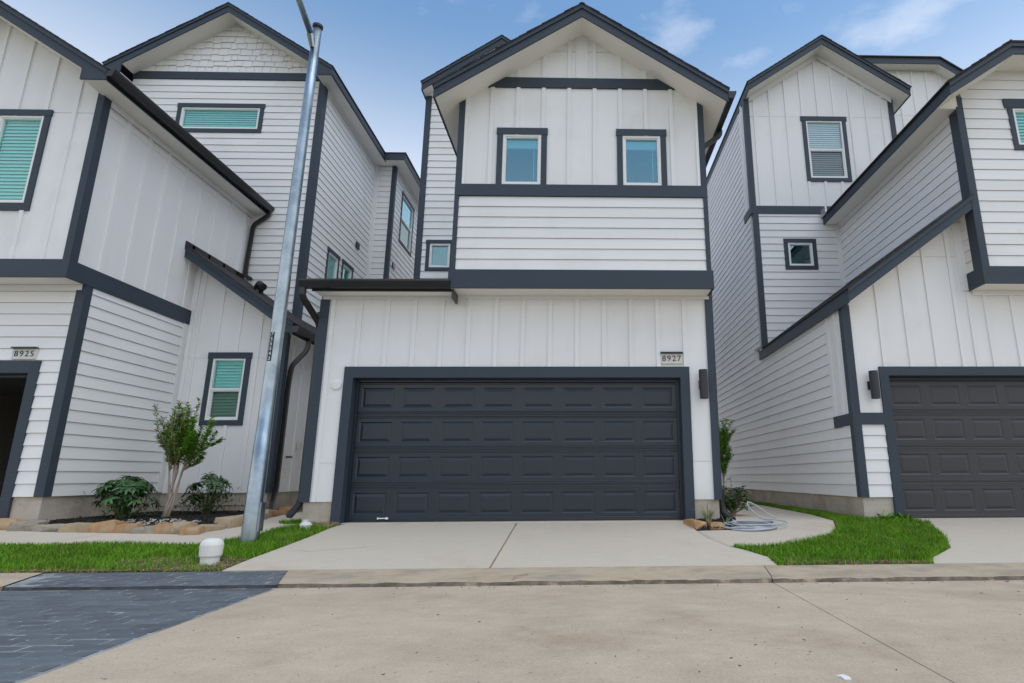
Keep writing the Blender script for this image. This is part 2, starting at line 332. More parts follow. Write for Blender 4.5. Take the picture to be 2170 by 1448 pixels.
def window(parent, fr, u0, u1, z0, z1, tw=(0.09, 0.09, 0.10, 0.09), rail=None, blind='full', glass='glass_teal', low_glass=None,
           head_over=0.012, fw=0.035, bottom=True):
    """outer trim rectangle; returns the opening rectangle that has to be cut from the wall"""
    l, r, t, b = tw; a0, a1, b0, b1 = u0+l, u1-r, z0+b, z1-t
    m = MB()
    def ring(mb, x0, x1, y0, y1, w, d0, d1):
        for q in (rect(x0, x0+w, y0, y1), rect(x1-w, x1, y0, y1), rect(x0+w, x1-w, y0, y0+w), rect(x0+w, x1-w, y1-w, y1)):
            mb.add(*prism_vf(fr, q, d0, d1))
    ring(m, a0, a1, b0, b1, fw, -0.06, 0.027)
    w = m.build('window', 'vinyl', parent)
    prism('head_trim', fr, rect(u0-head_over, u1+head_over, b1, z1), 0.0, 0.042, 'navy_trim', w)
    if l: prism('side_trim', fr, rect(u0, a0, b0, b1-0.0005), 0.0, 0.036, 'navy_trim', w)
    if r: prism('side_trim', fr, rect(a1, u1, b0, b1-0.0005), 0.0, 0.036, 'navy_trim', w)
    if b: prism('sill_trim', fr, rect(u0, u1, z0, b0-0.0005), 0.0, 0.036, 'navy_trim', w)
    g0, g1, h0, h1 = a0+fw, a1-fw, b0+fw, b1-fw
    if rail:
        zr = h0+(h1-h0)*rail
        prism('meeting_rail', fr, rect(g0, g1, zr-0.02, zr+0.02), -0.045, 0.017, 'vinyl', w)
        sm = MB(); ring(sm, g0+0.001, g1-0.001, h0+0.001, zr-0.021, 0.024, -0.040, 0.008); sm.build('sash', 'vinyl', w)
        prism('glass_pane', fr, rect(g0, g1, zr+0.02, h1), -0.020, -0.016, glass, w)
        prism('glass_pane', fr, rect(g0+0.024, g1-0.024, h0+0.024, zr-0.044), -0.030, -0.026, low_glass or 'glass_screen', w)
    else:
        sm = MB(); ring(sm, g0+0.001, g1-0.001, h0+0.001, h1-0.001, 0.018, -0.045, 0.014); sm.build('sash', 'vinyl', w)
        prism('glass_pane', fr, rect(g0+0.018, g1-0.018, h0+0.018, h1-0.018), -0.024, -0.020, glass, w)
    # blind behind the glass
    bm_ = MB(); top = h1
    if blind == 'full' or blind == 'half':
        zb = h0 if blind == 'full' else h0+(h1-h0)*0.45
        z = zb+0.01
        while z < top-0.03:
            p = [(z, -0.046), (z+0.056, -0.070)]
            v = [fr.P(g0+0.01, p[0][0], p[0][1]), fr.P(g1-0.01, p[0][0], p[0][1]), fr.P(g1-0.01, p[1][0], p[1][1]), fr.P(g0+0.01, p[1][0], p[1][1]),
                 fr.P(g0+0.01, p[0][0]+0.003, p[0][1]), fr.P(g1-0.01, p[0][0]+0.003, p[0][1]), fr.P(g1-0.01, p[1][0]+0.003, p[1][1]), fr.P(g0+0.01, p[1][0]+0.003, p[1][1])]
            bm_.add(v, [(0,3,2,1),(4,5,6,7),(0,1,5,4),(1,2,6,5),(2,3,7,6),(3,0,4,7)]); z += 0.060
        bm_.add(*prism_vf(fr, rect(g0+0.005, g1-0.005, top-0.035, top), -0.08, -0.045))
        bm_.build('blind', 'blind', w)
    elif blind == 'top':
        for k in range(6): bm_.add(*prism_vf(fr, rect(g0+0.01, g1-0.01, top-0.16+k*0.022, top-0.145+k*0.022), -0.10, -0.06))
        bm_.add(*prism_vf(fr, rect(g0+0.005, g1-0.005, top-0.04, top), -0.11, -0.055))
        bm_.build('blind', 'blind', w)
        prism('blind_wand', fr, rect(g1-0.09, g1-0.082, h0+0.10, top-0.16), -0.075, -0.067, 'vinyl', w)
    # room behind
    rm = MB(); e = 0.25
    q = rect(g0-e, g1+e, h0-e, h1+e); D0, D1 = -0.122, -1.1
    c = [fr.P(u, z, D0) for u, z in q]+[fr.P(u, z, D1) for u, z in q]
    rm.add(c, [(4,5,6,7), (0,1,5,4), (1,2,6,5), (2,3,7,6), (3,0,4,7)])
    rm.build('room_recess', 'room_dark', w)
    return (a0+0.004, a1-0.004, b0+0.004, b1-0.004)
def whole(u0, u1, z0, z1, tw): return (u0+tw[0]+0.004, u1-tw[1]-0.004, z0+tw[3]+0.004, z1-tw[2]-0.004)

def sweep(pts, section, closed=True, upv=(0, 0, 1)):
    """extrude a closed 2d section along a polyline"""
    P = [Vector(p) for p in pts]; n = len(section); V = []; Fc = []
    prev = None
    for i, p in enumerate(P):
        t = (P[min(i+1, len(P)-1)]-P[max(i-1, 0)]).normalized()
        if prev is None:
            ref = Vector(upv)
            if abs(ref.dot(t)) > 0.95: ref = Vector((0, 1, 0))
            a = t.cross(ref).normalized()
        else:
            a = (prev-t*prev.dot(t)).normalized()
        prev = a; b = t.cross(a)
        V += [tuple(p+a*s[0]+b*s[1]) for s in section]
    for i in range(len(P)-1):
        for k in range(n): Fc.append((i*n+k, i*n+(k+1) % n, (i+1)*n+(k+1) % n, (i+1)*n+k))
    Fc.append(tuple(range(n-1, -1, -1))); Fc.append(tuple(range((len(P)-1)*n, len(P)*n)))
    return V, Fc
def circ(r, n=8): return [(r*math.cos(2*math.pi*k/n), r*math.sin(2*math.pi*k/n)) for k in range(n)]
def smoothpath(pts, rad=0.06, seg=4):
    o = [Vector(pts[0])]
    for i in range(1, len(pts)-1):
        A, B, C = Vector(pts[i-1]), Vector(pts[i]), Vector(pts[i+1]); r = min(rad, (A-B).length/2.1, (C-B).length/2.1)
        p, q = B+(A-B).normalized()*r, B+(C-B).normalized()*r
        for k in range(seg+1):
            t = k/seg; o.append((1-t)**2*p+2*t*(1-t)*B+t*t*q)
    o.append(Vector(pts[-1])); return o
def tube(name, pts, r, mat, parent=None, n=8, smooth=True, **kw):
    v, f = sweep(pts, circ(r, n)); return obj(name, v, f, mat, parent, smooth, **kw)
def taper_tube(pts, radii, n=8):
    P = [Vector(p) for p in pts]; V = []; Fc = []; prev = None
    for i, p in enumerate(P):
        t = (P[min(i+1, len(P)-1)]-P[max(i-1, 0)]).normalized()
        a = t.cross(Vector((0.3, 0.9, 0.1))).normalized() if prev is None else (prev-t*prev.dot(t)).normalized()
        prev = a; b = t.cross(a)
        V += [tuple(p+(a*math.cos(2*math.pi*k/n)+b*math.sin(2*math.pi*k/n))*radii[i]) for k in range(n)]
    for i in range(len(P)-1):
        for k in range(n): Fc.append((i*n+k, i*n+(k+1) % n, (i+1)*n+(k+1) % n, (i+1)*n+k))
    Fc.append(tuple(range(n-1, -1, -1))); Fc.append(tuple(range((len(P)-1)*n, len(P)*n)))
    return V, Fc
def downspout(parent, pts, w=0.078, d=0.058, rad=0.07, up=(0, 1, 0)):
    s = [(-w/2, -d/2), (w/2, -d/2), (w/2, d/2), (-w/2, d/2)]
    v, f = sweep(smoothpath(pts, rad), s, upv=up); return obj('downspout', v, f, 'gutter_black', parent)
GPROF = [(0.0, 0.0), (0.0, 0.125), (0.012, 0.125), (0.012, 0.012), (0.078, 0.012), (0.100, 0.06), (0.108, 0.112), (0.108, 0.128), (0.128, 0.128), (0.128, 0.100), (0.112, 0.052), (0.088, 0.0)]
def gutter(parent, axis, a, b, at, z, out):
    """K-style gutter; axis 'x' or 'y', back edge at coordinate `at`, opening outwards along `out` (+1/-1)"""
    V = []; n = len(GPROF)
    for e in (a, b):
        for (o, h) in GPROF: V.append((e, at+out*o, z+h) if axis == 'x' else (at+out*o, e, z+h))
    Fc = [(i, (i+1) % n, n+(i+1) % n, n+i) for i in range(n)]
    g = obj('gutter', V, Fc, 'gutter_black', parent)
    for e in (a, b):
        q = [(e, at+out*o, z+h) if axis == 'x' else (at+out*o, e, z+h) for o, h in ((0, 0), (0, 0.125), (0.128, 0.125), (0.088, 0))]
        obj('end_cap', q+[tuple(Vector(p)+(Vector((0.002, 0, 0)) if axis == 'x' else Vector((0, 0.002, 0)))) for p in q],
            [(0,1,2,3), (7,6,5,4), (0,4,5,1), (1,5,6,2), (2,6,7,3), (3,7,4,0)], 'gutter_black', g)
    return g
FR0 = F('front', 0.0)
def xz_slab(name, poly, y0, y1, mat, parent):
    return prism(name, FR0, poly, -y1, -y0, mat, parent)
def roof_side(H, xp, zp, xe, ze, yF, yB, h=0.19, ret=None, courses=True, fascia=True, soffit_y=None, barge=True):
    """one slope of a pitched roof, ridge (xp,zp) to eave (xe,ze) measured on the soffit; gable front at yF"""
    sl = (zp-ze)/abs(xp-xe); s = 1 if xe > xp else -1
    zz = lambda x: zp-sl*abs(x-xp)
    if ret:
        xw, zr = ret
        xz_slab('soffit', [(xp, zp), (xw, zz(xw)), (xw, zz(xw)+0.02), (xp, zp+0.02)], yF+0.026, yB, 'white_soffit', H)
        xz_slab('soffit', rect(min(xw, xe), max(xw, xe), zr, zr+0.02), yF+0.026, yB, 'white_soffit', H)
        if barge: xz_slab('barge_board', [(xp, zp-0.012), (xw-s*0.02, zz(xw)-0.012), (xw-s*0.02, zr-0.012), (xe, zr-0.012), (xe, ze+h), (xp, zp+h)], yF, yF+0.025, 'navy_trim', H)
        if fascia: box('fascia', (xe-s*0.024, yF+0.026, zr-0.010), (xe, yB, ze+h-0.004), 'navy_trim', H)
    else:
        xz_slab('soffit', [(xp, zp), (xe-s*0.025, zz(xe-s*0.025)), (xe-s*0.025, zz(xe-s*0.025)+0.02), (xp, zp+0.02)], yF+0.026, yB, 'white_soffit', H)
        if barge: xz_slab('barge_board', [(xp, zp-0.012), (xe, ze-0.012), (xe, ze+h), (xp, zp+h)], yF, yF+0.025, 'navy_trim', H)
        if fascia: box('fascia', (xe-s*0.024, yF+0.026, ze-0.010), (xe, yB, ze+h-0.004), 'navy_trim', H)
    if barge: xz_slab('rake_trim', [(xp, zp+h-0.065), (xe, ze+h-0.065), (xe, ze+h+0.001), (xp, zp+h+0.001)], yF-0.022, yF-0.001, 'navy_trim', H)
    rf = xz_slab('roof', [(xp, zp+h+0.002), (xe+s*0.02, ze+h+0.002-0.02*sl), (xe+s*0.02, ze+h+0.018-0.02*sl), (xp, zp+h+0.018)], yF-0.030, yB, 'shingle', H)
    if courses:
        Ls = math.hypot(xp-xe, zp-ze); n = int(Ls/0.145)+1; ux, uz = (xp-xe)/Ls, (zp-ze)/Ls
        rnd = random.Random(int(abs(xp*100)+abs(zp*10)))
        for k in range(n):
            a, b = k*0.145-0.03, min((k+1)*0.145+0.01, Ls)
            if b-a < 0.03: continue
            x0, z0, x1, z1 = xe+ux*a, ze+uz*a+h+0.018, xe+ux*b, ze+uz*b+h+0.018
            ov = 0.038+rnd.uniform(-0.006, 0.007)
            xz_slab('shingle_course', [(x0, z0), (x1, z1), (x1, z1+0.005), (x0, z0+0.015)], yF-ov, yB, 'shingle', rf)
    return rf
def text(name, body, size, mat, parent, mtx, extrude=0.002):
    c = bpy.data.curves.new(name, 'FONT'); c.body = body; c.size = size; c.extrude = extrude; c.align_x = 'CENTER'; c.align_y = 'CENTER'; c.resolution_u = 4
    c.space_character = 1.25
    t = bpy.data.objects.new(name+'_tmp', c); COL.objects.link(t)
    me = bpy.data.meshes.new_from_object(t.evaluated_get(bpy.context.evaluated_depsgraph_get()))
    bpy.data.objects.remove(t, do_unlink=True); me.transform(mtx); me.materials.clear(); me.materials.append(MATS[mat])
    return link(bpy.data.objects.new(name, me), parent)

# garage door panels share one mesh
PAN_W, PAN_H = 0.0, 0.0
def panel_mesh(w, h, mat):
    rings = [(0.0, 0.0), (0.020, -0.009), (0.024, -0.009), (0.060, -0.001)]; V = []; Fc = []
    for ins, d in rings: V += [(-w/2+ins, -d, ins), (w/2-ins, -d, ins), (w/2-ins, -d, h-ins), (-w/2+ins, -d, h-ins)]
    for i in range(len(rings)-1):
        for k in range(4): Fc.append((i*4+k, i*4+(k+1) % 4, i*4+4+(k+1) % 4, i*4+4+k))
    n = (len(rings)-1)*4; Fc.append((n, n+1, n+2, n+3)); return mesh('raised_panel', V, Fc, mat)
def garage_door(H, x0, x1, y, z0, z1, mat, cols=8, rows=4, latch=None):
    m = MB().box((x0, y+0.045, z0), (x1, y+0.06, z1)); D = m.build('garage_door', mat, H)
    sh = (z1-z0)/rows; cw = (x1-x0-0.05)/cols; pw, ph = cw*0.80, sh*0.60; pm = panel_mesh(pw, ph, mat)
    for r in range(rows):
        a, b = z0+r*sh+0.002, z0+(r+1)*sh-0.003; zc = (a+b)/2; p0, p1 = zc-ph/2, zc+ph/2
        s = MB(); s.box((x0, y, p1), (x1, y+0.04, b)); s.box((x0, y, a), (x1, y+0.04, p0))
        xs = x0
        for c in range(cols):
            cx = x0+0.025+cw*(c+0.5); s.box((xs, y, p0), (cx-pw/2, y+0.04, p1)); xs = cx+pw/2
        s.box((xs, y, p0), (x1, y+0.04, p1))
        for zz in (a+0.022, a+0.044, b-0.024, b-0.046):
            s.add([(x0, y-0.0002, zz-0.004), (x1, y-0.0002, zz-0.004), (x1, y-0.005, zz), (x0, y-0.005, zz), (x0, y-0.0002, zz+0.006), (x1, y-0.0002, zz+0.006)], [(0,1,2,3), (3,2,5,4), (0,3,4), (1,5,2)])
        s.build('door_section', mat, D)
        for c in range(cols):
            o = bpy.data.objects.new('raised_panel', pm); link(o, D); o.location = (x0+0.025+cw*(c+0.5), y, p0)
    if latch:
        l = MB().box((latch, y-0.012, z0+0.045), (latch+0.15, y-0.001, z0+0.058)); l.box((latch+0.11, y-0.02, z0+0.038), (latch+0.15, y-0.0125, z0+0.066)); l.box((latch-0.01, y-0.018, z0+0.038), (latch+0.012, y-0.0125, z0+0.064))
        l.build('door_latch', 'vinyl', D)
    return D
def door_trim(H, x0, x1, zt, xo0, xo1, zo, zb=0.0, ydoor=0.14):
    """casing boards plus the jamb reveal"""
    box('casing_board', (xo0, -0.040, zb), (x0, -0.0005, zo), 'navy_trim', H); box('casing_board', (x1, -0.040, zb), (xo1, -0.0005, zo), 'navy_trim', H)
    box('casing_board', (x0+0.0005, -0.040, zt), (x1-0.0005, -0.0005, zo), 'navy_trim', H)
    box('jamb', (x0-0.02, 0.0, zb), (x0+0.004, ydoor+0.05, zt), 'navy_trim', H); box('jamb', (x1-0.004, 0.0, zb), (x1+0.02, ydoor+0.05, zt), 'navy_trim', H)
    box('jamb', (x0+0.0045, 0.0, zt-0.004), (x1-0.0045, ydoor+0.05, zt+0.02), 'navy_trim', H)
    box('door_stop', (x0+0.0045, ydoor-0.035, zb), (x0+0.045, ydoor-0.005, zt-0.005), 'navy_door', H); box('door_stop', (x1-0.045, ydoor-0.035, zb), (x1-0.0045, ydoor-0.005, zt-0.005), 'navy_door', H)
    box('door_stop', (x0+0.0455, ydoor-0.035, zt-0.045), (x1-0.0455, ydoor-0.005, zt-0.0045), 'navy_door', H)
def plaque(H, x, z, body, y=-0.0105, w=0.33, h=0.15):
    p = box('number_plaque', (x-w/2, y-0.022, z-h/2), (x+w/2, y, z+h/2), 'plaque', H)
    m = MB(); b = 0.008
    for a in ((x-w/2-b, x-w/2, z-h/2-b, z+h/2), (x+w/2, x+w/2+b, z-h/2-b, z+h/2), (x-w/2, x+w/2, z-h/2-b, z-h/2)): m.box((a[0], y-0.026, a[2]), (a[1], y, a[3]))
    m.build('plaque_rim', 'plaque', p)
    hm = MB(); hm.add([(x-w/2-b, y, z+h/2+0.032), (x+w/2+b, y, z+h/2+0.032), (x+w/2+b, y, z+h/2), (x-w/2-b, y, z+h/2),
                       (x-w/2-b, y-0.07, z+h/2+0.022), (x+w/2+b, y-0.07, z+h/2+0.022), (x+w/2+b, y-0.07, z+h/2+0.004), (x-w/2-b, y-0.07, z+h/2+0.004)],
                      [(0,1,5,4), (3,7,6,2), (4,5,6,7), (0,4,7,3), (1,2,6,5), (0,3,2,1)])
    hm.build('plaque_hood', 'lamp_black', p)
    text('house_number', body, 0.125, 'ink', p, Matrix.Translation((x, y-0.0245, z-0.004)) @ Matrix.Rotation(R(90), 4, 'X'))
def sconce(H, x, yw, z0, z1, r=0.066, off=0.115):
    s = MB(); n = 20
    V = [(x+r*math.cos(2*math.pi*k/n), yw-off+r*math.sin(2*math.pi*k/n), z) for z in (z0, z1) for k in range(n)]
    Vi = [(x+(r-0.006)*math.cos(2*math.pi*k/n), yw-off+(r-0.006)*math.sin(2*math.pi*k/n), z) for z in (z0, z0+0.05, z1-0.05, z1) for k in range(n)]
    Fc = [(k, (k+1) % n, n+(k+1) % n, n+k) for k in range(n)]
    o = 2*n
    Fc += [(o+n+k, o+n+(k+1) % n, o+(k+1) % n, o+k) for k in range(n)]+[(o+3*n+k, o+3*n+(k+1) % n, o+2*n+(k+1) % n, o+2*n+k) for k in range(n)]
    Fc += [(k, o+k, o+(k+1) % n, (k+1) % n) for k in range(n)]+[(n+k, n+(k+1) % n, o+3*n+(k+1) % n, o+3*n+k) for k in range(n)]
    Fc += [tuple(o+n+k for k in range(n)), tuple(o+2*n+n-1-k for k in range(n))]
    L_ = obj('wall_lamp', V+Vi, Fc, 'lamp_black', H, smooth=False)
    zc = (z0+z1)/2
    box('back_plate', (x-0.055, yw-0.03, zc-0.065), (x+0.055, yw, zc+0.065), 'lamp_black', L_)
    box('lamp_arm', (x-0.03, yw-off, zc-0.03), (x+0.03, yw-0.0305, zc+0.03), 'lamp_black', L_)
    return L_

# ------------------------------------------------------------------ the ground
GA = 0.098
def gz(y): return GA*y if y < 0 else 0.0
def gpoly(name, pts, mat, off=0.0, thick=0.12, parent=None, **kw):
    """a slab that follows the ground: sloping in front of the house line, level behind it"""
    m = MB()
    for a, b, c in ((0, 1, 0.0), (0, -1, 0.0)):
        p = clip(pts, a, b, c)
        if not ok(p): continue
        if area2(p) < 0: p = p[::-1]
        n = len(p)
        v = [(x, y, gz(min(y, 0) if b == 1 else max(y, 0))+off) for x, y in p]; v += [(x, y, z-thick) for x, y, z in v]
        m.add(v, [tuple(range(n)), tuple(range(2*n-1, n-1, -1))]+[(i, n+i, n+(i+1) % n, (i+1) % n) for i in range(n)])
    return m.build(name, mat, parent, **kw)
ST = dict(kind='structure')
box('ground', (-400, -400, -0.80), (400, 400, -0.60), 'yard', None, **ST)
m = MB(); m.add([(-60, -2.6, gz(-2.6)-0.06), (60, -2.6, gz(-2.6)-0.06), (60, 0, -0.06), (-60, 0, -0.06), (60, 60, -0.06), (-60, 60, -0.06)], [(0,1,2,3), (3,2,4,5)])
m.build('yard_ground', 'soil', None, **ST)
JX = 1.72
for a, b in ((-60, JX-0.004), (JX+0.004, 60)):
    box('street', (a, -9.6, -0.50), (b, -3.30, -0.290), 'street_concrete', None, **ST)
box('street_joint', (JX-0.004, -9.6, -0.5), (JX+0.004, -3.3, -0.298), 'kerb_lip', None, **ST)
def kerb(xa0, xb0, xa1, xb1, name='kerb'):
    """kerb strip with an uneven front lip; a0/b0 at the back edge, a1/b1 at the lip"""
    rnd = random.Random(5+int(xa1*10)); n = max(4, int((xb1-xa1)/0.10)); V = []; Fc = []
    for i in range(n+1):
        t = i/n; xb_, xf = xa0+(xb0-xa0)*t, xa1+(xb1-xa1)*t
        j = rnd.uniform(-0.014, 0.012); k = rnd.uniform(-0.009, 0.003)
        V += [(xb_, -2.56, -0.249), (xf+(xb_-xf)*0.3, -3.08, -0.2535), (xf, -3.285+j, -0.256+k), (xf, -3.318+j*0.8, -0.40)]
    for i in range(n):
        for q in range(3): Fc.append((i*4+q, i*4+q+1, i*4+q+5, i*4+q+4))
    o = obj(name, V, Fc, 'kerb_concrete', None, **ST)
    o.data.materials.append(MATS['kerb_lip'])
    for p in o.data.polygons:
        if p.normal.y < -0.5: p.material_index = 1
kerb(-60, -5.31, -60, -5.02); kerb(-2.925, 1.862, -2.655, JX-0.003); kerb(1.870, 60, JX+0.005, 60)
# stamped blue-grey paving, street level and over the kerb
box('paving_bed', (-9.0, -9.6, -0.40), (-2.655, -3.325, -0.2875), 'paver_joint', None, **ST)
pv = bpy.data.objects['paving_bed']
rnd = random.Random(11); pvm = []
def paver_mesh(seed, w, d):
    r = random.Random(seed); b = 0.010; V = []
    for (ins, z) in ((0, -0.003), (b, 0.005)):
        for (sx, sy) in ((0, 0), (1, 0), (1, 1), (0, 1)): V.append((ins+sx*(w-2*ins)+r.uniform(-.006, .006), ins+sy*(d-2*ins)+r.uniform(-.005, .005), z+(r.uniform(-.0025, .0025) if z > 0 else 0)))
    return mesh('paving_block', V, [(4,5,6,7), (0,1,5,4), (1,2,6,5), (2,3,7,6), (3,0,4,7)], 'paver')
for k in range(12): pvm.append(paver_mesh(k, 0.240, 0.117))
row = 0; y = -3.335-0.124
hb = paver_mesh(77, 0.117, 0.117)
while y > -6.6:
    x = -2.663-0.248
    if row % 2:
        o = bpy.data.objects.new('paving_block', hb); link(o, pv); o.location = (-2.663-0.124, y, -0.2875); x -= 0.124
    xl = -5.25+(-3.4-y)*1.0
    while x > xl-0.4:
        o = bpy.data.objects.new('paving_block', rnd.choice(pvm)); link(o, pv); o.location = (x, y, -0.2875+rnd.uniform(-.0015, .0015)); o.rotation_euler = (rnd.uniform(-.012, .012), rnd.uniform(-.006, .006), rnd.uniform(-.014, .014)); x -= 0.248
    y -= 0.123; row += 1
kb = MB(); n = 26; V = []; Fc = []
for i in range(n+1):
    t = i/n; j = rnd.uniform(-.010, .010)
    V += [(-5.30+(-2.935+5.30)*t, -2.565, -0.256), (-5.01+(-2.665+5.01)*t, -3.287+j, -0.262+rnd.uniform(-.004, .003)), (-5.01+(-2.665+5.01)*t, -3.32+j, -0.40)]
for i in range(n):
    for q in range(2): Fc.append((i*3+q, i*3+q+1, i*3+q+4, i*3+q+3))
pk = obj('paved_kerb', V, Fc, 'paver_joint', None, **ST)
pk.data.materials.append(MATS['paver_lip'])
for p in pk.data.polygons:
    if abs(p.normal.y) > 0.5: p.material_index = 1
for r_ in range(6):
    y0 = -2.572-0.1195*(r_+1); t = (-2.565-y0)/0.722; sh = 0.285*t
    x = -2.94+sh-0.248-(0.124 if r_ % 2 else 0)
    if r_ % 2:
        o = bpy.data.objects.new('paving_block', hb); link(o, pk); o.location = (-2.94+sh-0.124, y0, -0.2565-0.006*t)
    while x > -5.29+sh:
        o = bpy.data.objects.new('paving_block', rnd.choice(pvm)); link(o, pk); o.location = (x, y0, -0.2565-0.006*t); o.rotation_euler = (0, 0, rnd.uniform(-.01, .01)); x -= 0.248
# driveways
DL = [(-3.36, -0.0), (-3.45, -0.16), (-3.47, -0.32), (-3.477, -0.86), (-3.52, -1.49), (-3.566, -2.0), (-3.575, -2.3), (-3.58, -2.555)]
DR = [(1.52, -0.0), (1.528, -0.5), (1.55, -0.9), (1.60, -1.25), (1.72, -1.64), (1.87, -1.88), (2.02, -2.20), (2.005, -2.555)]
gpoly('driveway', [(-0.943, -0.15), (-0.935, -2.555)]+DL[::-1]+[(-0.943, 0.0)], 'drive_concrete', 0.004, 0.15, None, **ST)
gpoly('driveway', [(-0.921, 0.0)]+DR+[(-0.913, -2.555)], 'drive_concrete', 0.004, 0.15, None, **ST)
gpoly('expansion_joint', [(-0.943, -0.16), (-0.921, -0.16), (-0.913, -2.555), (-0.935, -2.555)], 'expansion_strip', -0.003, 0.1, None, **ST)
gpoly('garage_apron', [(-3.46, -0.002), (1.52, -0.002), (1.52, 0.30), (-3.46, 0.30)], 'drive_concrete', 0.012, 0.1, None, **ST)
gpoly('driveway', [(4.79, 0.0), (4.965, -0.32), (4.57, -1.28), (4.275, -1.85), (3.775, -2.31), (3.64, -2.555), (11.0, -2.555), (10.6, 0.0)], 'drive_concrete', 0.004, 0.15, None, **ST)
gpoly('garage_apron', [(4.79, -0.002), (9.8, -0.002), (9.8, 0.30), (4.79, 0.30)], 'drive_concrete', 0.010, 0.1, None, **ST)
gpoly('driveway', [(-8.28, 0.3), (-8.45, -0.3), (-8.6, -2.555), (-13.6, -2.555), (-13.2, 0.3)], 'drive_concrete', 0.05, 0.15, None, **ST)
# paths
STN = [(-8.30, -0.20), (-7.2, -0.42), (-6.2, -0.55), (-5.15, -0.68), (-4.96, -0.45), (-4.88, -0.02), (-5.02, 0.6), (-5.20, 1.25), (-5.45, 2.4), (-5.62, 3.6)]
PF = [(-8.45, -1.27), (-6.97, -1.28), (-5.9, -1.32), (-4.62, -1.37), (-4.36, -1.12), (-4.14, -0.92), (-4.16, -0.47), (-3.96, -0.16)]
def strip(name, left, right, mat, **kw):
    """a path between two polylines resampled to the same count"""
    def rs(p, n=22):
        d = [0]
        for a, b in zip(p[:-1], p[1:]): d.append(d[-1]+math.hypot(a[0]-b[0], a[1]-b[1]))
        return [tuple(np.interp(t*d[-1], d, [q[k] for q in p]) for k in (0, 1)) for t in np.linspace(0, 1, n)]
    A, B = rs(left), rs(right); V = []; Fc = []; n = len(A)
    for a, b in zip(A, B): V += [(*a, gz(a[1])+0.004), (*b, gz(b[1])+0.004), (*a, gz(a[1])-0.1), (*b, gz(b[1])-0.1)]
    for i in range(n-1):
        j = i*4; Fc += [(j, j+1, j+5, j+4), (j+2, j, j+4, j+6), (j+1, j+3, j+7, j+5)]
    return obj(name, V, Fc, mat, None, **kw)
strip('sidewalk', [(-6.28, -0.55), (-5.15, -0.70), (-4.94, -0.45), (-4.86, -0.02), (-5.0, 0.6), (-5.18, 1.25), (-5.4, 2.4), (-5.55, 3.6), (-5.6, 9.0)],
      [(-6.52, -1.30), (-5.9, -1.32), (-4.62, -1.37), (-4.36, -1.12), (-4.14, -0.92), (-4.16, -0.47), (-4.12, -0.1), (-4.12, 1.2), (-4.12, 9.0)], 'drive_concrete', **ST)
strip('sidewalk', [(-8.45, -0.18), (-7.2, -0.44), (-6.288, -0.55)], [(-8.45, -1.27), (-6.97, -1.28), (-6.528, -1.30)], 'drive_concrete', **ST)
strip('garden_path', [(1.558, -0.73), (1.9, -0.715), (2.16, -0.69), (2.28, 0.1), (2.42, 1.0), (2.7, 4.0), (2.85, 12.0)],
      [(1.735, -1.65), (1.95, -1.74), (2.27, -1.70), (2.68, -1.50), (3.20, -1.09), (3.50, -0.62), (3.68, -0.07), (3.88, 1.4), (4.0, 4.0), (4.1, 12.0)], 'drive_concrete', **ST)
gpoly('garden_path', [(1.541, -0.72), (1.566, -0.92), (1.614, -1.25), (1.732, -1.645), (1.747, -1.60), (1.63, -1.05), (1.575, -0.72)], 'drive_concrete', 0.002, 0.1, None, **ST)
# beds
def mound(name, pts, h, mat, **kw):
    c = (sum(p[0] for p in pts)/len(pts), sum(p[1] for p in pts)/len(pts)); V = []; Fc = []; n = len(pts); rr = random.Random(3)
    rings = (1.0, 0.94, 0.85, 0.6, 0.3)
    for s in rings:
        for p in pts:
            x, y = c[0]+(p[0]-c[0])*s, c[1]+(p[1]-c[1])*s
            V.append((x, y, gz(y)+(0.0 if s == 1.0 else h*min(1, (1-s)*9)+rr.uniform(-.008, .012))))
    V.append((c[0], c[1], gz(c[1])+h))
    for r_ in range(len(rings)-1):
        for i in range(n): Fc.append((r_*n+i, r_*n+(i+1) % n, (r_+1)*n+(i+1) % n, (r_+1)*n+i))
    for i in range(n): Fc.append(((len(rings)-1)*n+i, (len(rings)-1)*n+(i+1) % n, len(V)-1))
    return obj(name, V, Fc, mat, None, **kw)
def dens(p, k=4):
    o = []
    for a, b in zip(p, p[1:]+p[:1]):
        for i in range(k): o.append((a[0]+(b[0]-a[0])*i/k, a[1]+(b[1]-a[1])*i/k))
    return o
BED_L = dens([(-8.2, -0.12), (-7.2, -0.30), (-6.2, -0.43), (-5.2, -0.53), (-5.06, -0.3), (-5.0, 0.0), (-5.15, 0.7), (-5.3, 1.35), (-5.55, 2.42), (-7.75, 2.42), (-7.75, 0.02)])
mound('planting_bed', BED_L, 0.062, 'mulch', **ST)
mound('planting_bed', dens([(-5.85, 2.40), (-5.50, 2.40), (-5.66, 3.7), (-5.7, 5.0), (-5.85, 5.0)]), 0.06, 'mulch', **ST)
BED_R = dens([(1.60, -0.02), (1.61, -0.68), (2.14, -0.66), (2.26, 0.1), (2.40, 1.0), (2.6, 3.2), (2.0, 3.2), (2.0, -0.02)])
mound('planting_bed', BED_R, 0.03, 'mulch', **ST)

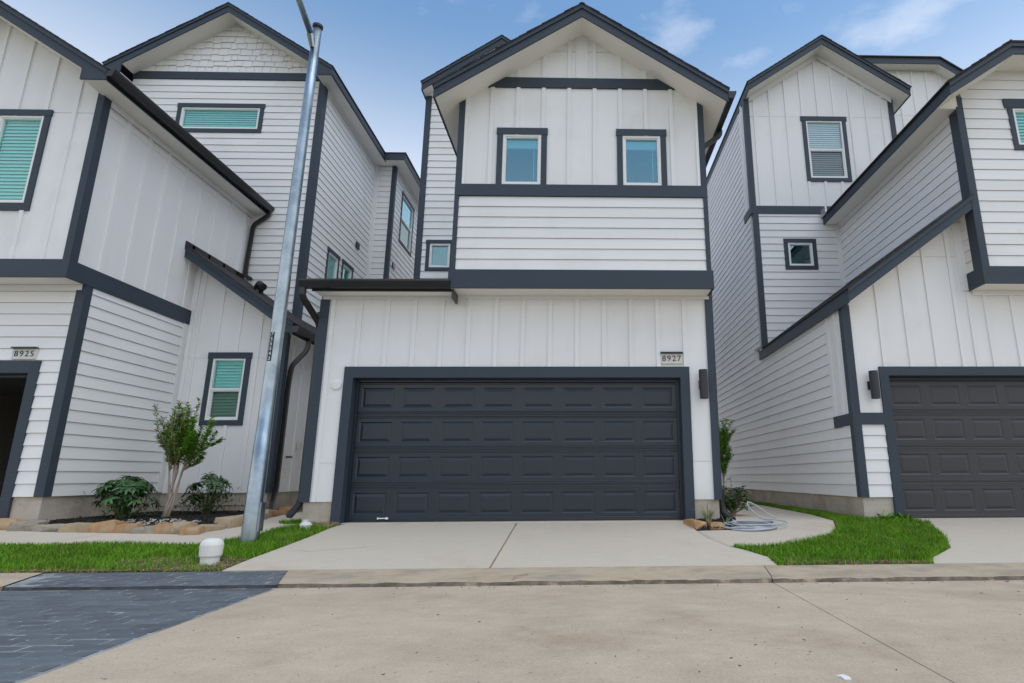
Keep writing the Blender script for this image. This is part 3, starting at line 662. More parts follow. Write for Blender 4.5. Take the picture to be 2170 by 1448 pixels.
# ------------------------------------------------------------------ house 8927 (centre)
H = thing('town_house', (-1.0, 0, 0), 'white town house in the middle numbered 8927 with a closed wide navy garage door', 'house', 'white town houses with navy trim')
fr = F('front', 0.0)
bl = [-3.865+0.4215*k for k in range(14)]
hole = (-3.47, 1.53, -0.2, 2.13)
wp = rect(-3.94, 1.96, 0.31, 3.40)
batten_wall(H, fr, wp, bl, [hole], zjoint=0.86)
box('foundation', (-4.02, 0.004, -0.4), (-3.47, 0.22, 0.308), 'foundation', H); box('foundation', (1.53, 0.004, -0.4), (2.03, 0.22, 0.308), 'foundation', H)
box('foundation', (-4.02, 0.2205, -0.4), (-3.85, 9, 0.308), 'foundation', H); box('foundation', (1.86, 0.2205, -0.4), (2.03, 9, 0.308), 'foundation', H)
box('side_wall', (-4.03, 0.002, 0.309), (-3.93, 9, 3.40), 'white_trim', H); box('side_wall', (1.93, 0.002, 0.309), (2.03, 9, 3.44), 'white_trim', H)
corner(H, -4.032, 0.0, -1, 0.31, 3.362, w=0.10); corner(H, 2.032, 0.0, 1, 0.31, 3.382, w=0.075)
trim('frieze_board', H, fr, -4.03, -1.96, 3.363, 3.418, 0.042, 'white_trim'); trim('frieze_board', H, fr, -1.955, 2.02, 3.384, 3.445, 0.042, 'white_trim')
door_trim(H, -3.46, 1.52, 2.125, -3.60, 1.662, 2.295)
garage_door(H, -3.455, 1.515, 0.14, 0.015, 2.10, 'navy_door', latch=-2.98)
plaque(H, 1.394, 2.425, '8927'); sconce(H, 1.855, -0.0105, 1.79, 2.23)
vm_ = [(-3.705+0.072*math.cos(2*math.pi*k/24)*s, -0.0105-dd, 2.013+0.072*math.sin(2*math.pi*k/24)*s) for s, dd in ((1, 0), (1, 0.018), (0.78, 0.026)) for k in range(24)]
obj('round_vent', vm_, [(r_*24+(k+1) % 24, r_*24+k, r_*24+24+k, r_*24+24+(k+1) % 24) for r_ in range(2) for k in range(24)]+[tuple(range(71, 47, -1))][:1], 'white_trim', H)
# upper box
YB = -0.37; fb = F('front', YB)
lap_wall(H, fb, rect(-1.93, 1.93, 3.735, 4.965), 3.735, 0.1757)
wt = (0.092, 0.092, 0.115, 0.0)
ws = [(-1.365, -0.565, 5.165, 6.165), (0.568, 1.368, 5.165, 6.165)]
apex = 7.955
gp = [(-2.0, 5.16), (2.0, 5.16), (2.0, apex-0.667*2.0+0.01), (0, apex+0.01), (-2.0, apex-0.667*2.0+0.01)]
bu = [-1.887+0.4193*k for k in range(10)]
batten_wall(H, fb, gp, bu, [whole(*w, wt) for w in ws], zjoint=7.632)
for w in ws: window(H, fb, *w, tw=wt, blind='top', glass='glass_sky', bottom=False)
prism('apex_board', fb, [(-0.10, 6.93), (0.10, 6.93), (0.10, apex-0.07), (0, apex-0.005), (-0.10, apex-0.07)], 0.0105, 0.030, 'white_panel', H)
prism('gable_band', fb, [(-1.548, 6.922), (1.548, 6.922), (1.27, 7.107), (-1.27, 7.107)], 0.0, 0.040, 'navy_trim', H)
trim('band_board', H, fb, -2.0, 2.0, 4.965, 5.162, 0.040); trim('band_board', H, fb, -2.01, 2.01, 3.437, 3.733, 0.040)
for x0, x1 in ((-2.0, -1.93), (1.93, 2.0)): trim('corner_board', H, fb, x0, x1, 3.734, 4.964, 0.036)
for s in (-1, 1):
    z = apex-0.667*2.0
    prism('corner_board', fb, [(s*1.90, 5.1625), (s*2.0, 5.1625), (s*2.0, z-0.005), (s*1.90, z+0.06)], 0.0, 0.036, 'navy_trim', H)
    box('side_wall', (s*1.9, YB+0.001, 3.45), (s*1.999, 4.2, z+0.2), 'white_trim', H)
    box('band_board', (s*2.0, YB-0.036, 3.437), (s*2.03, 0.6, 3.733), 'navy_trim', H)
box('soffit', (-1.99, YB+0.001, 3.438), (1.99, 0.0, 3.458), 'white_soffit', H)
for s in (-1, 1): roof_side(H, 0, apex, s*2.315, apex-0.667*2.315, -0.83, 4.3, 0.20)
gutter(H, 'y', -0.84, 4.0, 2.316, 6.455, 1)
downspout(H, [(2.38, 0.05, 6.46), (2.38, 0.05, 6.36), (2.07, 0.12, 6.16), (2.07, 0.12, 5.0), (2.07, 0.14, 0.45)], rad=0.09)
# left lean-to roof over the garage
box('soffit', (-4.075, -0.30, 3.420), (-1.955, 0.0, 3.44), 'white_soffit', H)
box('fascia', (-4.085, -0.325, 3.405), (-1.975, -0.301, 3.545), 'gutter_black', H)
box('fascia', (-1.974, -0.345, 3.29), (-1.945, -0.036, 3.434), 'gutter_black', H)
gutter(H, 'x', -4.235, -1.99, -0.326, 3.432, -1)
rf = prism('roof', F('+x', -4.10), [(-0.36, 3.546), (4.2, 3.546+0.25*4.56), (4.2, 3.57+0.25*4.56), (-0.36, 3.57)], 0.0, 2.10, 'shingle', H)
for k in range(32):
    y0 = -0.38+k*0.143; z0 = 3.57+0.25*(y0+0.36)
    prism('shingle_course', F('+x', -4.115), [(y0, z0), (y0+0.16, z0+0.04), (y0+0.16, z0+0.045), (y0, z0+0.018)], 0.0, 2.113, 'shingle', rf)
downspout(H, [(-4.185, -0.385, 3.44), (-4.185, -0.385, 3.30), (-4.085, 0.06, 2.98), (-4.085, 0.06, 0.30), (-4.13, -0.16, 0.12)], rad=0.10)
# rear body
frr = F('front', 4.1)
cwt = (0.085, 0.0, 0.09, 0.085)
wr = (-3.66, -3.01, 5.34, 6.11)
pr = [(-3.87, 4.4), (-1.6, 4.4), (-1.6, 11.2), (-2.02, 11.28), (-3.87, 11.28-0.7*1.85)]
lap_wall(H, frr, pr, 4.45, 0.178, [whole(*wr, (0.085, 0.085, 0.09, 0.085))])
window(H, frr, *wr, tw=(0.085, 0.085, 0.09, 0.085), blind='none', glass='glass_sky')
corner(H, -3.872, 4.1, -1, 4.4, 9.98, w=0.11)
box('side_wall', (-3.87, 4.105, 0.0), (-3.75, 12, 10.0), 'white_trim', H)
roof_side(H, -2.02, 11.28, -3.945, 11.28-0.705*1.925, 3.75, 12, 0.21); roof_side(H, -2.02, 11.28, -0.1, 11.28-0.705*1.92, 3.75, 12, 0.21)
box('side_wall', (-1.6, 4.25, 4.3), (2.0, 12, 7.6), 'white_trim', H)

# ------------------------------------------------------------------ house 8925 (left)
H = thing('town_house', (-9.5, 0, 0.08), 'white town house at the left edge numbered 8925 with its garage standing open', 'house', 'white town houses with navy trim')
SX = -7.714
f0 = F('front', 0.0); fs = F('+x', SX)
hole = (-13.3, -8.262, -0.2, 2.20)
lap_wall(H, f0, rect(-11.7, SX-0.09, 0.408, 3.56), 0.408, 0.181, [hole])
lap_wall(H, fs, rect(0.09, 2.25, 0.408, 3.58), 0.408, 0.181)
box('foundation', (-8.27, 0.006, -0.3), (SX-0.006, 0.25, 0.405), 'foundation', H); box('foundation', (SX-0.25, 0.2505, -0.3), (SX-0.006, 2.6, 0.405), 'foundation', H)
corner(H, SX, 0.0, 1, 0.408, 3.583, w=0.10)
trim('corner_board', H, fs, 2.25, 2.385, 0.408, 3.58, 0.030, 'white_trim')
trim('frieze_board', H, f0, -11.7, SX-0.02, 3.50, 3.583, 0.045, 'white_trim')
door_trim(H, -13.2, -8.262, 2.20, -13.35, -8.118, 2.385, zb=0.08)
plaque(H, -8.375, 2.492, '8925', y=-0.022)
# open garage: room, tracks, raised door
g = MB(); x0, x1, y0, y1, z0, z1 = -13.4, -8.05, 0.26, 6.3, 0.055, 2.75
g.add([(x0, y0, z0), (x1, y0, z0), (x1, y1, z0), (x0, y1, z0), (x0, y0, z1), (x1, y0, z1), (x1, y1, z1), (x0, y1, z1)], [(0,1,2,3), (7,6,5,4), (2,1,5,6), (3,2,6,7), (0,3,7,4)])
g.build('garage_interior', 'garage_inside', H)
d = MB()
for k in range(4): d.box((-13.15, 0.55+k*0.54, 2.235), (-8.33, 0.55+k*0.54+0.53, 2.275))
d.build('raised_garage_door', 'slate_door', H)
for x in (-8.30,): box('door_track', (x-0.02, 0.3, 2.19), (x+0.02, 3.4, 2.23), 'steel', H)
for y in (1.0, 2.1): box('track_hanger', (-13.1, y, 2.29), (-8.28, y+0.03, 2.33), 'steel', H)
box('opener_rail', (-10.8, 0.5, 2.36), (-10.74, 4.0, 2.40), 'steel', H)
# upper box
fu = F('front', YB)
L1s, L1z = 0.642, 6.856
zl = lambda x: L1z+L1s*(SX-x)
wt = (0.09, 0.095, 0.105, 0.125)
w1 = (-9.33, -8.452, 4.655, 6.39)
gp = [(-11.7, 3.865), (SX-0.07, 3.865), (SX-0.07, zl(SX-0.07)+0.02), (-9.72, zl(-9.72)+0.02), (-11.7, zl(-9.72)-0.642*1.98)]
batten_wall(H, fu, gp, [-8.10-0.4545*k for k in range(9)], [whole(*w1, wt)], zjoint=6.357)
window(H, fu, *w1, tw=wt, blind='full')
trim('band_board', H, fu, -11.7, SX+0.036, 3.584, 3.864, 0.040)
box('band_board', (SX+0.0005, YB-0.0395, 3.584), (SX+0.040, 2.40, 3.864), 'navy_trim', H)
box('corner_board', (SX-0.07, YB-0.036, 3.866), (SX, YB, 6.74), 'navy_trim', H); box('corner_board', (SX+0.0005, YB-0.036, 3.866), (SX+0.036, YB+0.11, 6.66), 'navy_trim', H)
box('soffit', (-11.7, YB+0.001, 3.586), (SX, 0.0, 3.606), 'white_soffit', H)
batten_wall(H, fs, rect(YB+0.11, 3.95, 3.865, 6.655), [0.17+0.498*k for k in range(8)], zjoint=6.42)
trim('frieze_board', H, fs, YB+0.11, 3.95, 6.56, 6.662, 0.042, 'white_trim', d0=0.0345)
roof_side(H, -9.72, zl(-9.72), -7.335, zl(-7.335), -0.82, 4.0, 0.20, ret=(SX, 6.665))
roof_side(H, -9.72, zl(-9.72), -12.1, zl(-9.72)-0.642*2.38, -0.82, 4.0, 0.20)
gutter(H, 'y', -0.835, 3.93, -7.334, 6.70, 1)
downspout(H, [(-7.27, 3.84, 6.71), (-7.27, 3.84, 6.60), (-7.60, 3.86, 6.36), (-7.63, 3.86, 5.4), (-7.63, 3.86, 5.12), (-7.45, 3.80, 5.02)], rad=0.10)
# entry wing with its lean-to roof
YW = 2.39; fw_ = F('front', YW); XW = -5.78
ws_ = 0.69; zw = lambda x: 4.86-ws_*(x-SX)
wt = (0.095, 0.095, 0.12, 0.10); w2 = (-7.195, -6.392, 1.622, 3.025)
batten_wall(H, fw_, [(SX, 0.39), (XW-0.08, 0.39), (XW-0.08, zw(XW-0.08)), (SX, zw(SX))], [-7.62, -7.495, -7.095, -6.695, -6.285, -5.99], [whole(*w2, wt)], zjoint=2.914)
window(H, fw_, *w2, tw=wt, rail=0.50, blind='full')
corner(H, XW, YW, 1, 0.39, 3.42, w=0.10)
batten_wall(H, F('+x', XW), rect(YW+0.10, 7.5, 0.39, 3.42), [2.72+0.42*k for k in range(11)], zjoint=2.60)
box('foundation', (SX-0.1, YW+0.008, -0.3), (XW-0.008, YW+0.25, 0.388), 'foundation', H); box('foundation', (XW-0.2, YW+0.2505, -0.3), (XW-0.008, 7.5, 0.388), 'foundation', H)
box('foundation_ledge', (SX-0.1, YW-0.006, 0.17), (XW+0.006, YW+0.0075, 0.182), 'foundation', H)
roof_side(H, SX, zw(SX), -5.47, zw(-5.47), 1.98, 7.5, 0.20)
box('roof_flashing', (SX+0.002, 1.95, zw(SX)+0.16), (SX+0.034, 3.95, zw(SX)+0.30), 'gutter_black', H)
box('soffit', (XW, YW+0.05, 3.40), (-5.49, 7.5, 3.418), 'white_soffit', H)
gutter(H, 'y', 1.97, 7.0, -5.468, 3.335, 1)
downspout(H, [(-5.42, 2.55, 3.34), (-5.42, 2.55, 3.12), (-5.70, 2.56, 2.80), (-5.72, 2.56, 2.4), (-5.72, 2.56, 0.42), (-5.68, 2.40, 0.22), (-5.62, 2.28, 0.06)], rad=0.10)
box('hose_bib', (XW+0.03, 2.84, 1.03), (XW+0.14, 2.88, 1.07), 'brass_grey', H); box('outlet_cover', (XW+0.03, 3.23, 1.22), (XW+0.09, 3.33, 1.35), 'plaque', H)
tube('conduit', smoothpath([(XW+0.02, 3.6, 0.86), (XW+0.22, 3.62, 0.86), (XW+0.24, 3.62, 0.80), (XW+0.20, 3.62, 0.4), (XW+0.16, 3.6, 0.08)], 0.06), 0.022, 'steel', H)
tube('conduit', smoothpath([(XW+0.26, 3.75, 0.72), (XW+0.22, 3.75, 0.60), (XW+0.12, 3.75, 0.35), (XW+0.10, 3.75, 0.08)], 0.06), 0.028, 'black_plastic', H)
tube('roof_pipe', [(-6.12, 4.4, 3.85), (-6.12, 4.4, 4.42)], 0.055, 'gutter_black', H)
v, f = taper_tube([(-6.85, 3.1, zw(-6.85)+0.2), (-6.85, 3.1, zw(-6.85)+0.30), (-6.80, 3.05, zw(-6.85)+0.36), (-6.7, 3.0, zw(-6.85)+0.30)], [0.10, 0.10, 0.10, 0.08], 10); obj('roof_vent', v, f, 'gutter_black', H)
# rear body
Y2 = 3.95; f2 = F('front', Y2); X2 = -6.40
zp2, sl2, xp2 = 11.875, 0.65, -8.73
z2 = lambda x: zp2-sl2*abs(x-xp2)
wt = (0.10, 0.10, 0.11, 0.10); w3 = (-9.84, -7.765, 8.795, 9.58)
lap_wall(H, f2, rect(-11.05, X2-0.11, 3.6, 10.26), 3.62, 0.1795, [whole(*w3, wt)])
window(H, f2, *w3, tw=wt, blind='full')
trim('band_board', H, f2, -11.05, X2, 10.262, 10.462, 0.040)
box('corner_board', (X2-0.11, Y2-0.036, 3.6), (X2, Y2, 10.26), 'navy_trim', H); box('corner_board', (X2+0.0005, Y2-0.036, 3.6), (X2+0.036, Y2+0.15, 10.12), 'navy_trim', H)
# shake gable: every shake its own piece, uneven butts
wsh = sheath(f2, [(-11.05, 10.46), (X2, 10.46), (X2, z2(X2)+0.02), (xp2, zp2+0.02), (-11.05, z2(-11.05)+0.02)], [], H)
gab = [(-11.05, 10.463), (X2, 10.463), (X2, z2(X2)), (xp2, zp2), (-11.05, z2(-11.05))]
rnd = random.Random(21); z = 10.463; k = 0
while z < zp2:
    x = -11.05-rnd.uniform(0, .2)
    while x < X2:
        w = rnd.choice((0.15, 0.2, 0.24, 0.3)); dz = rnd.choice((0, 0, 0.02, 0.035)) if k else 0
        p = clip(clip(rect(x+0.005, x+w-0.005, z-0.02+dz, z+0.178), 1, 0, X2), 0, 1, 99)
        for a, b, c in ((-1, 0, 11.05), (sl2, 1, zp2+sl2*xp2), (-sl2, 1, zp2-sl2*xp2), (0, -1, -10.463)): p = clip(p, a, b, c) if len(p) >= 3 else p
        if ok(p): prism('shake', f2, p, 0.0, lambda u, q, zz=z: 0.034-0.022*(q-zz)/0.178, 'white_panel', wsh)
        x += w
    z += 0.172; k += 1
for xe, xw in ((-6.03, X2), (-11.43, -11.05)): roof_side(H, xp2, zp2, xe, z2(xe), 3.50, 7.5, 0.21, ret=(xw, 10.125))
# its right-hand side wall
f2s = F('+x', X2); wt = (0.08, 0.08, 0.10, 0.09)
wa, wb = (5.02, 5.74, 4.80, 6.32), (5.92, 6.66, 4.80, 6.34)
lap_wall(H, f2s, rect(Y2+0.15, 7.62, 3.6, 10.10), 3.62, 0.1795, [whole(*wa, wt), whole(*wb, wt)])
window(H, f2s, *wa, tw=wt, blind='full'); window(H, f2s, *wb, tw=wt, blind='half')
trim('corner_board', H, f2s, 7.62, 7.745, 3.6, 10.10, 0.034, 'white_trim')
trim('frieze_board', H, f2s, Y2+0.15, 7.745, 10.02, 10.124, 0.036, 'white_trim', d0=0.0265)
box('wall_vent', (X2+0.0265, 6.66, 6.98), (X2+0.06, 6.88, 7.14), 'gutter_black', H)
Yj, X3 = 7.75, -5.815; fj = F('front', Yj); fjs = F('+x', X3)
lap_wall(H, fj, rect(X2+0.10, X3-0.09, 4.0, 10.1), 4.05, 0.1795)
trim('corner_board', H, fj, X2+0.005, X2+0.10, 4.0, 10.1, 0.034, 'white_trim')
corner(H, X3, Yj, 1, 4.0, 10.12, w=0.09)
wt = (0.09, 0.09, 0.10, 0.10); wc = (8.48, 9.82, 7.93, 9.68)
lap_wall(H, fjs, rect(Yj+0.09, 12.5, 4.0, 10.1), 4.05, 0.1795, [whole(*wc, wt)])
window(H, fjs, *wc, tw=wt, rail=0.5, blind='none', glass='glass_sky')
box('wall_vent', (X3+0.0265, 8.05, 6.9), (X3+0.06, 8.25, 7.06), 'gutter_black', H)
box('soffit', (X2, 7.376, 10.126), (-5.44, 12.5, 10.146), 'white_soffit', H)
box('fascia', (-6.029, 7.35, 10.118), (-5.42, 7.375, 10.36), 'navy_trim', H); box('fascia', (-5.44, 7.376, 10.118), (-5.42, 12.5, 10.36), 'navy_trim', H)
obj('roof', [(-6.12, 7.33, 10.365), (-5.39, 7.33, 10.365), (-5.39, 12.5, 10.365), (-6.12, 12.5, 10.78), (-6.12, 8.08, 10.78), (-6.12, 7.33, 10.345), (-5.39, 7.33, 10.345), (-5.39, 12.5, 10.345), (-6.12, 12.5, 10.345)],
    [(0,1,4), (1,2,3,4), (8,7,6,5), (0,5,6,1), (1,6,7,2), (2,7,8,3), (0,4,3,8,5)], 'shingle', H)

# ------------------------------------------------------------------ house on the right
H = thing('town_house', (7.5, 0, 0), 'white town house at the right edge with a charcoal garage door and half-gable roof', 'house', 'white town houses with navy trim')
RX = 4.18; fl = F('-x', RX); f0 = F('front', 0.0)
zr = lambda x: 3.285+0.722*(x-4.155)
BX = 6.31
hole = (4.77, 9.85, -0.2, 2.16)
lap_wall(H, f0, rect(RX+0.09, 4.63, 0.327, 1.395), 0.327, 0.1825)
front = [(RX+0.09, 1.58), (10.4, 1.58), (10.4, 3.60), (BX, 3.60), (BX, zr(BX)), (RX+0.09, zr(RX+0.09))]
bt = [4.748, 5.175, 5.595, 6.015]
batten_wall(H, f0, [(RX+0.09, 1.58), (BX-0.10, 1.58), (BX-0.10, zr(BX-0.10)), (RX+0.09, zr(RX+0.09))], bt, [hole], zjoint=4.134)
batten_wall(H, f0, rect(BX-0.10, 10.4, 1.58, 3.52), [6.24, 6.511, 6.945, 7.37, 7.80, 8.22, 8.64, 9.07, 9.49, 9.92], [hole])
sheath(f0, rect(BX-0.1, BX+0.1, 3.52, 5.0), [], H)
trim('corner_board', H, f0, BX-0.16, BX-0.002, 3.55, zr(BX-0.16), 0.026, 'white_trim', d0=0.0)
box('foundation', (RX+0.006, 0.006, -0.4), (4.785, 0.25, 0.325), 'foundation', H); box('foundation', (RX+0.006, 0.2505, -0.4), (RX+0.25, 14, 0.325), 'foundation', H)
door_trim(H, 4.775, 9.75, 2.155, 4.635, 9.89, 2.296, zb=-0.005)
garage_door(H, 4.78, 9.745, 0.14, 0.012, 2.13, 'slate_door')
sconce(H, 4.49, -0.0105, 1.785, 2.21)
trim('band_board', H, f0, RX-0.036, 4.634, 1.397, 1.578, 0.040)
box('band_board', (RX-0.040, -0.0395, 1.397), (RX-0.0005, 0.65, 1.578), 'navy_trim', H)
corner(H, RX, 0.0, -1, 0.327, 1.396, w=0.09); corner(H, RX, 0.0, -1, 1.579, 3.30, w=0.09)
# left side wall, lap boards from end to end
batten_wall(H, fl, rect(0.09, 0.56, 1.579, 3.40), [0.30], bw=0.07)
trim('corner_board', H, fl, 0.555, 0.66, 1.579, 3.40, 0.030, 'white_trim')
lap_wall(H, fl, rect(0.66, 4.19, 1.396, 3.33), 1.396-0.181*0, 0.1795)
lap_wall(H, fl, rect(0.09, 4.19, 0.327, 1.3955), 0.327, 0.1785)
lap_wall(H, fl, [(4.19, 0.327), (14.0, 0.327), (14.0, 10.15), (4.35, 10.15), (4.35, 3.30), (4.19, 3.30)][:0] or rect(4.191, 14.0, 0.327, 3.30), 0.327, 0.1785)
lap_wall(H, fl, rect(4.75, 14.0, 3.301, 10.10), 3.36, 0.1785)
batten_wall(H, fl, rect(4.30, 4.75, 6.90, 10.10), [4.50], bw=0.07)
lap_wall(H, fl, rect(4.30, 4.7495, 3.60, 6.899), 3.36, 0.1785)
box('band_board', (RX-0.040, 4.16, 6.895), (RX-0.0005, 4.78, 7.10), 'navy_trim', H)
# half-gable lean-to roof
roof_side(H, BX, zr(BX), 4.10, zr(4.10), -0.40, 4.2, 0.205)
# upper box
fb = F('front', YB); fbs = F('-x', BX)
wt = (0.085, 0.085, 0.175, 0.09); w4 = (7.155, 8.30, 5.875, 6.825)
zc = lambda x: 6.60+0.66*(x-5.91)
lap_wall(H, fb, [(BX+0.085, 3.83), (10.4, 3.83), (10.4, zc(BX)), (9.63, 7.38), (7.09, 7.38), (BX+0.085, zc(BX+0.085))], 3.83, 0.1875, [whole(*w4, wt)])
window(H, fb, *w4, tw=wt, blind='full', head_over=0.05)
trim('band_board', H, fb, BX-0.036, 10.4, 3.548, 3.828, 0.040)
box('band_board', (BX-0.040, YB-0.0395, 3.548), (BX-0.0005, -0.001, 3.828), 'navy_trim', H)
box('soffit', (BX, YB+0.001, 3.55), (10.4, 0.0, 3.57), 'white_soffit', H)
trim('frieze_board', H, f0, BX+0.02, 10.4, 3.47, 3.549, 0.044, 'white_trim')
box('corner_board', (BX, YB-0.036, 3.8285), (BX+0.085, YB, 6.85), 'navy_trim', H); box('corner_board', (BX-0.036, YB-0.036, 3.8285), (BX-0.0005, YB+0.17, 6.66), 'navy_trim', H)
lap_wall(H, fbs, rect(YB+0.17, 0.0, 3.829, 4.90), 3.829, 0.1875)
lap_wall(H, fbs, rect(YB+0.17, 4.24, 4.9005, 6.60), 4.90, 0.1785)
trim('frieze_board', H, fbs, YB+0.17, 4.24, 6.52, 6.622, 0.036, 'white_trim', d0=0.0265)
# clipped gable roof on the box
xz_slab('soffit_return', [(5.985, 6.646), (BX-0.002, 6.646), (BX-0.002, zc(BX)-0.001)], YB-0.029, YB-0.010, 'white_soffit', H)
xz_slab('soffit', [(5.935, zc(5.935)), (7.09, 7.38), (7.09, 7.40), (5.935, zc(5.935)+0.02)], -0.79, YB-0.03, 'white_soffit', H)
xz_slab('soffit', [(BX, zc(BX)), (7.09, 7.38), (7.09, 7.40), (BX, zc(BX)+0.02)], YB-0.03, 4.2, 'white_soffit', H)
xz_slab('soffit', rect(7.095, 9.63, 7.38, 7.40), -0.79, YB, 'white_soffit', H)
xz_slab('soffit', rect(5.935, BX-0.002, 6.625, 6.645), YB-0.03, 4.2, 'white_soffit', H)
xz_slab('barge_board', [(5.91, 6.588), (7.09, 7.368), (9.63, 7.368), (9.63, 7.56), (7.05, 7.56), (5.91, zc(5.91)+0.19)], -0.82, -0.795, 'navy_trim', H)
xz_slab('rake_trim', [(5.91, zc(5.91)+0.125), (7.06, 7.495), (9.63, 7.495), (9.63, 7.562), (7.05, 7.562), (5.91, zc(5.91)+0.192)], -0.842, -0.821, 'navy_trim', H)
box('fascia', (5.91, -0.794, 6.614), (5.934, 4.2, zc(5.91)+0.186), 'navy_trim', H)
obj('roof', [(5.89, -0.85, 6.785), (7.05, -0.85, 7.567), (9.65, -0.85, 7.567), (8.35, 0.6, 8.42), (8.35, 4.2, 8.42), (5.89, 4.2, 6.785), (10.8, -0.85, 6.785), (10.8, 4.2, 6.785),
             (5.89, -0.86, 6.81), (7.05, -0.86, 7.595), (9.65, -0.86, 7.595), (8.35, 0.6, 8.45), (8.35, 4.2, 8.45), (5.89, 4.2, 6.81), (10.8, -0.86, 6.81), (10.8, 4.2, 6.81)],
    [(0,1,3,4,5), (1,2,3), (2,6,7,4,3), (8,13,12,11,9), (9,11,10), (10,11,12,15,14), (0,8,9,1), (1,9,10,2), (2,10,14,6), (0,5,13,8)], 'shingle', H)
Ls = math.hypot(1.14, 0.78)
for k in range(9):
    t0, t1 = k*0.125-0.02, min((k+1)*0.125, 1.0)
    x0, z0_, x1, z1_ = 5.89+1.16*t0, 6.81+0.785*t0, 5.89+1.16*t1, 6.81+0.785*t1
    xz_slab('shingle_course', [(x0, z0_), (x1, z1_), (x1, z1_+0.004), (x0, z0_+0.02)], -0.872-0.01*(k % 2), 4.2, 'shingle', H)
box('roof_flashing', (5.86, 3.9, 6.79), (5.90, 4.16, 6.97), 'flashing', H)
# rear gable body
Y4 = 4.2; f4 = F('front', Y4); xp4, zp4 = 6.16, 11.44
z4 = lambda x: zp4-0.695*abs(x-xp4)
wt = (0.10, 0.10, 0.125, 0.10); w5 = (5.615, 6.745, 7.775, 9.60)
wt6 = (0.10, 0.10, 0.10, 0.10); w6 = (4.885, 5.680, 5.45, 6.24)
batten_wall(H, f4, [(RX+0.10, 7.10), (8.0, 7.10), (8.0, z4(8.0)+0.02), (xp4, zp4+0.02), (RX+0.10, z4(RX+0.10)+0.02)], [4.41+0.4155*k for k in range(9)], [whole(*w5, wt)], zjoint=9.596)
window(H, f4, *w5, tw=wt, rail=0.5, blind='full', glass='glass_plain', low_glass='glass_grey', head_over=0.03)
prism('frieze_board', f4, [(RX+0.1, z4(RX+0.1)-0.14), (xp4, zp4-0.14), (xp4, zp4+0.01), (RX+0.1, z4(RX+0.1)+0.01)], 0.0345, 0.040, 'white_trim', H)
prism('frieze_board', f4, [(8.0, z4(8.0)-0.14), (xp4+0.001, zp4-0.14), (xp4+0.001, zp4+0.01), (8.0, z4(8.0)+0.01)], 0.0345, 0.040, 'white_trim', H)
trim('band_board', H, f4, RX, 8.0, 6.895, 7.10, 0.040)
lap_wall(H, f4, rect(RX+0.14, BX-0.12, 3.5, 6.894), 3.42, 0.1795, [whole(*w6, wt6)])
window(H, f4, *w6, tw=wt6, blind='none', glass='glass_sky', head_over=0.0)
trim('corner_board', H, f4, BX-0.12, BX-0.001, 4.6, 6.894, 0.032, 'white_trim')
box('corner_board', (RX, Y4-0.036, 3.42), (RX+0.14, Y4, 6.894), 'navy_trim', H)
corner(H, RX, Y4, -1, 7.101, 10.06, w=0.10); corner(H, 8.0, Y4, 1, 7.101, 10.10, w=0.09)
box('side_wall', (7.9, Y4+0.05, 6.5), (7.995, 12, 10.1), 'white_trim', H)
roof_side(H, xp4, zp4, 4.155, z4(4.155), 3.76, 14.0, 0.215); roof_side(H, xp4, zp4, 8.285, z4(8.285), 3.76, 9.0, 0.215)
# taller clipped gable behind
Y5 = 5.95; f5 = F('front', Y5)
k5 = (5.6+8.8-0.0)
pg = [(7.6, 6.0), (14.0, 6.0), (14.0, 9.9), (10.55, 12.40), (8.2, 12.40), (7.6, 11.9)]
batten_wall(H, f5, pg, [8.55, 8.97, 9.39, 9.81, 10.23, 10.65, 11.07, 11.49], zjoint=10.9)
xz_slab('soffit', [(8.0, 12.40), (10.48, 12.40), (14.0, 9.9), (14.0, 9.92), (10.48, 12.42), (8.0, 12.42)], 5.63, 9, 'white_soffit', H)
xz_slab('barge_board', [(8.0, 12.385), (10.48, 12.385), (14.0, 9.88), (14.0, 10.08), (10.50, 12.575), (8.0, 12.575)], 5.60, 5.625, 'navy_trim', H)
xz_slab('roof', [(7.9, 12.58), (10.51, 12.58), (14.1, 10.03), (14.1, 10.07), (10.52, 12.615), (7.9, 12.615)], 5.56, 9, 'shingle', H)

# ------------------------------------------------------------------ street lamp
PXc, PYc = -4.045, -1.28
T = thing('street_lamp', (PXc, PYc, -0.13), 'tall galvanised steel street lamp pole standing in the grass beside the driveway', 'street lamp')
N = 20; V = []; zs = [-0.16, 0.0, 1.10, 1.105, 2.0, 4.0, 6.0, 7.235]
def prad(z): return 0.097+(0.060-0.097)*(z/7.235)
def pax(z): return (PXc+0.06*(z/7.235)+0.012, PYc)
for z in zs:
    r = prad(z)+(0.004 if z < 1.103 else 0); cx, cy = pax(z)
    V += [(cx+r*math.cos(2*math.pi*k/N), cy+r*math.sin(2*math.pi*k/N), z) for k in range(N)]
Fc = [(i*N+k, i*N+(k+1) % N, (i+1)*N+(k+1) % N, (i+1)*N+k) for i in range(len(zs)-1) for k in range(N)]+[tuple(range((len(zs)-1)*N, len(zs)*N))]
pole = obj('pole', V, Fc, 'galvanised', T, smooth=True)
cx, cy = pax(7.24)
v, f = taper_tube([(cx, cy, 7.236), (cx, cy, 7.275), (cx, cy, 7.30)], [0.073, 0.075, 0.045], 20); obj('pole_cap', v, f, 'lamp_black', T)
br = MB(); br.add(*taper_tube([(cx-0.02, cy-0.05, 6.86), (cx-0.035, cy-0.12, 7.02)], [0.035, 0.055], 10)); br.build('arm_bracket', 'galvanised', T)
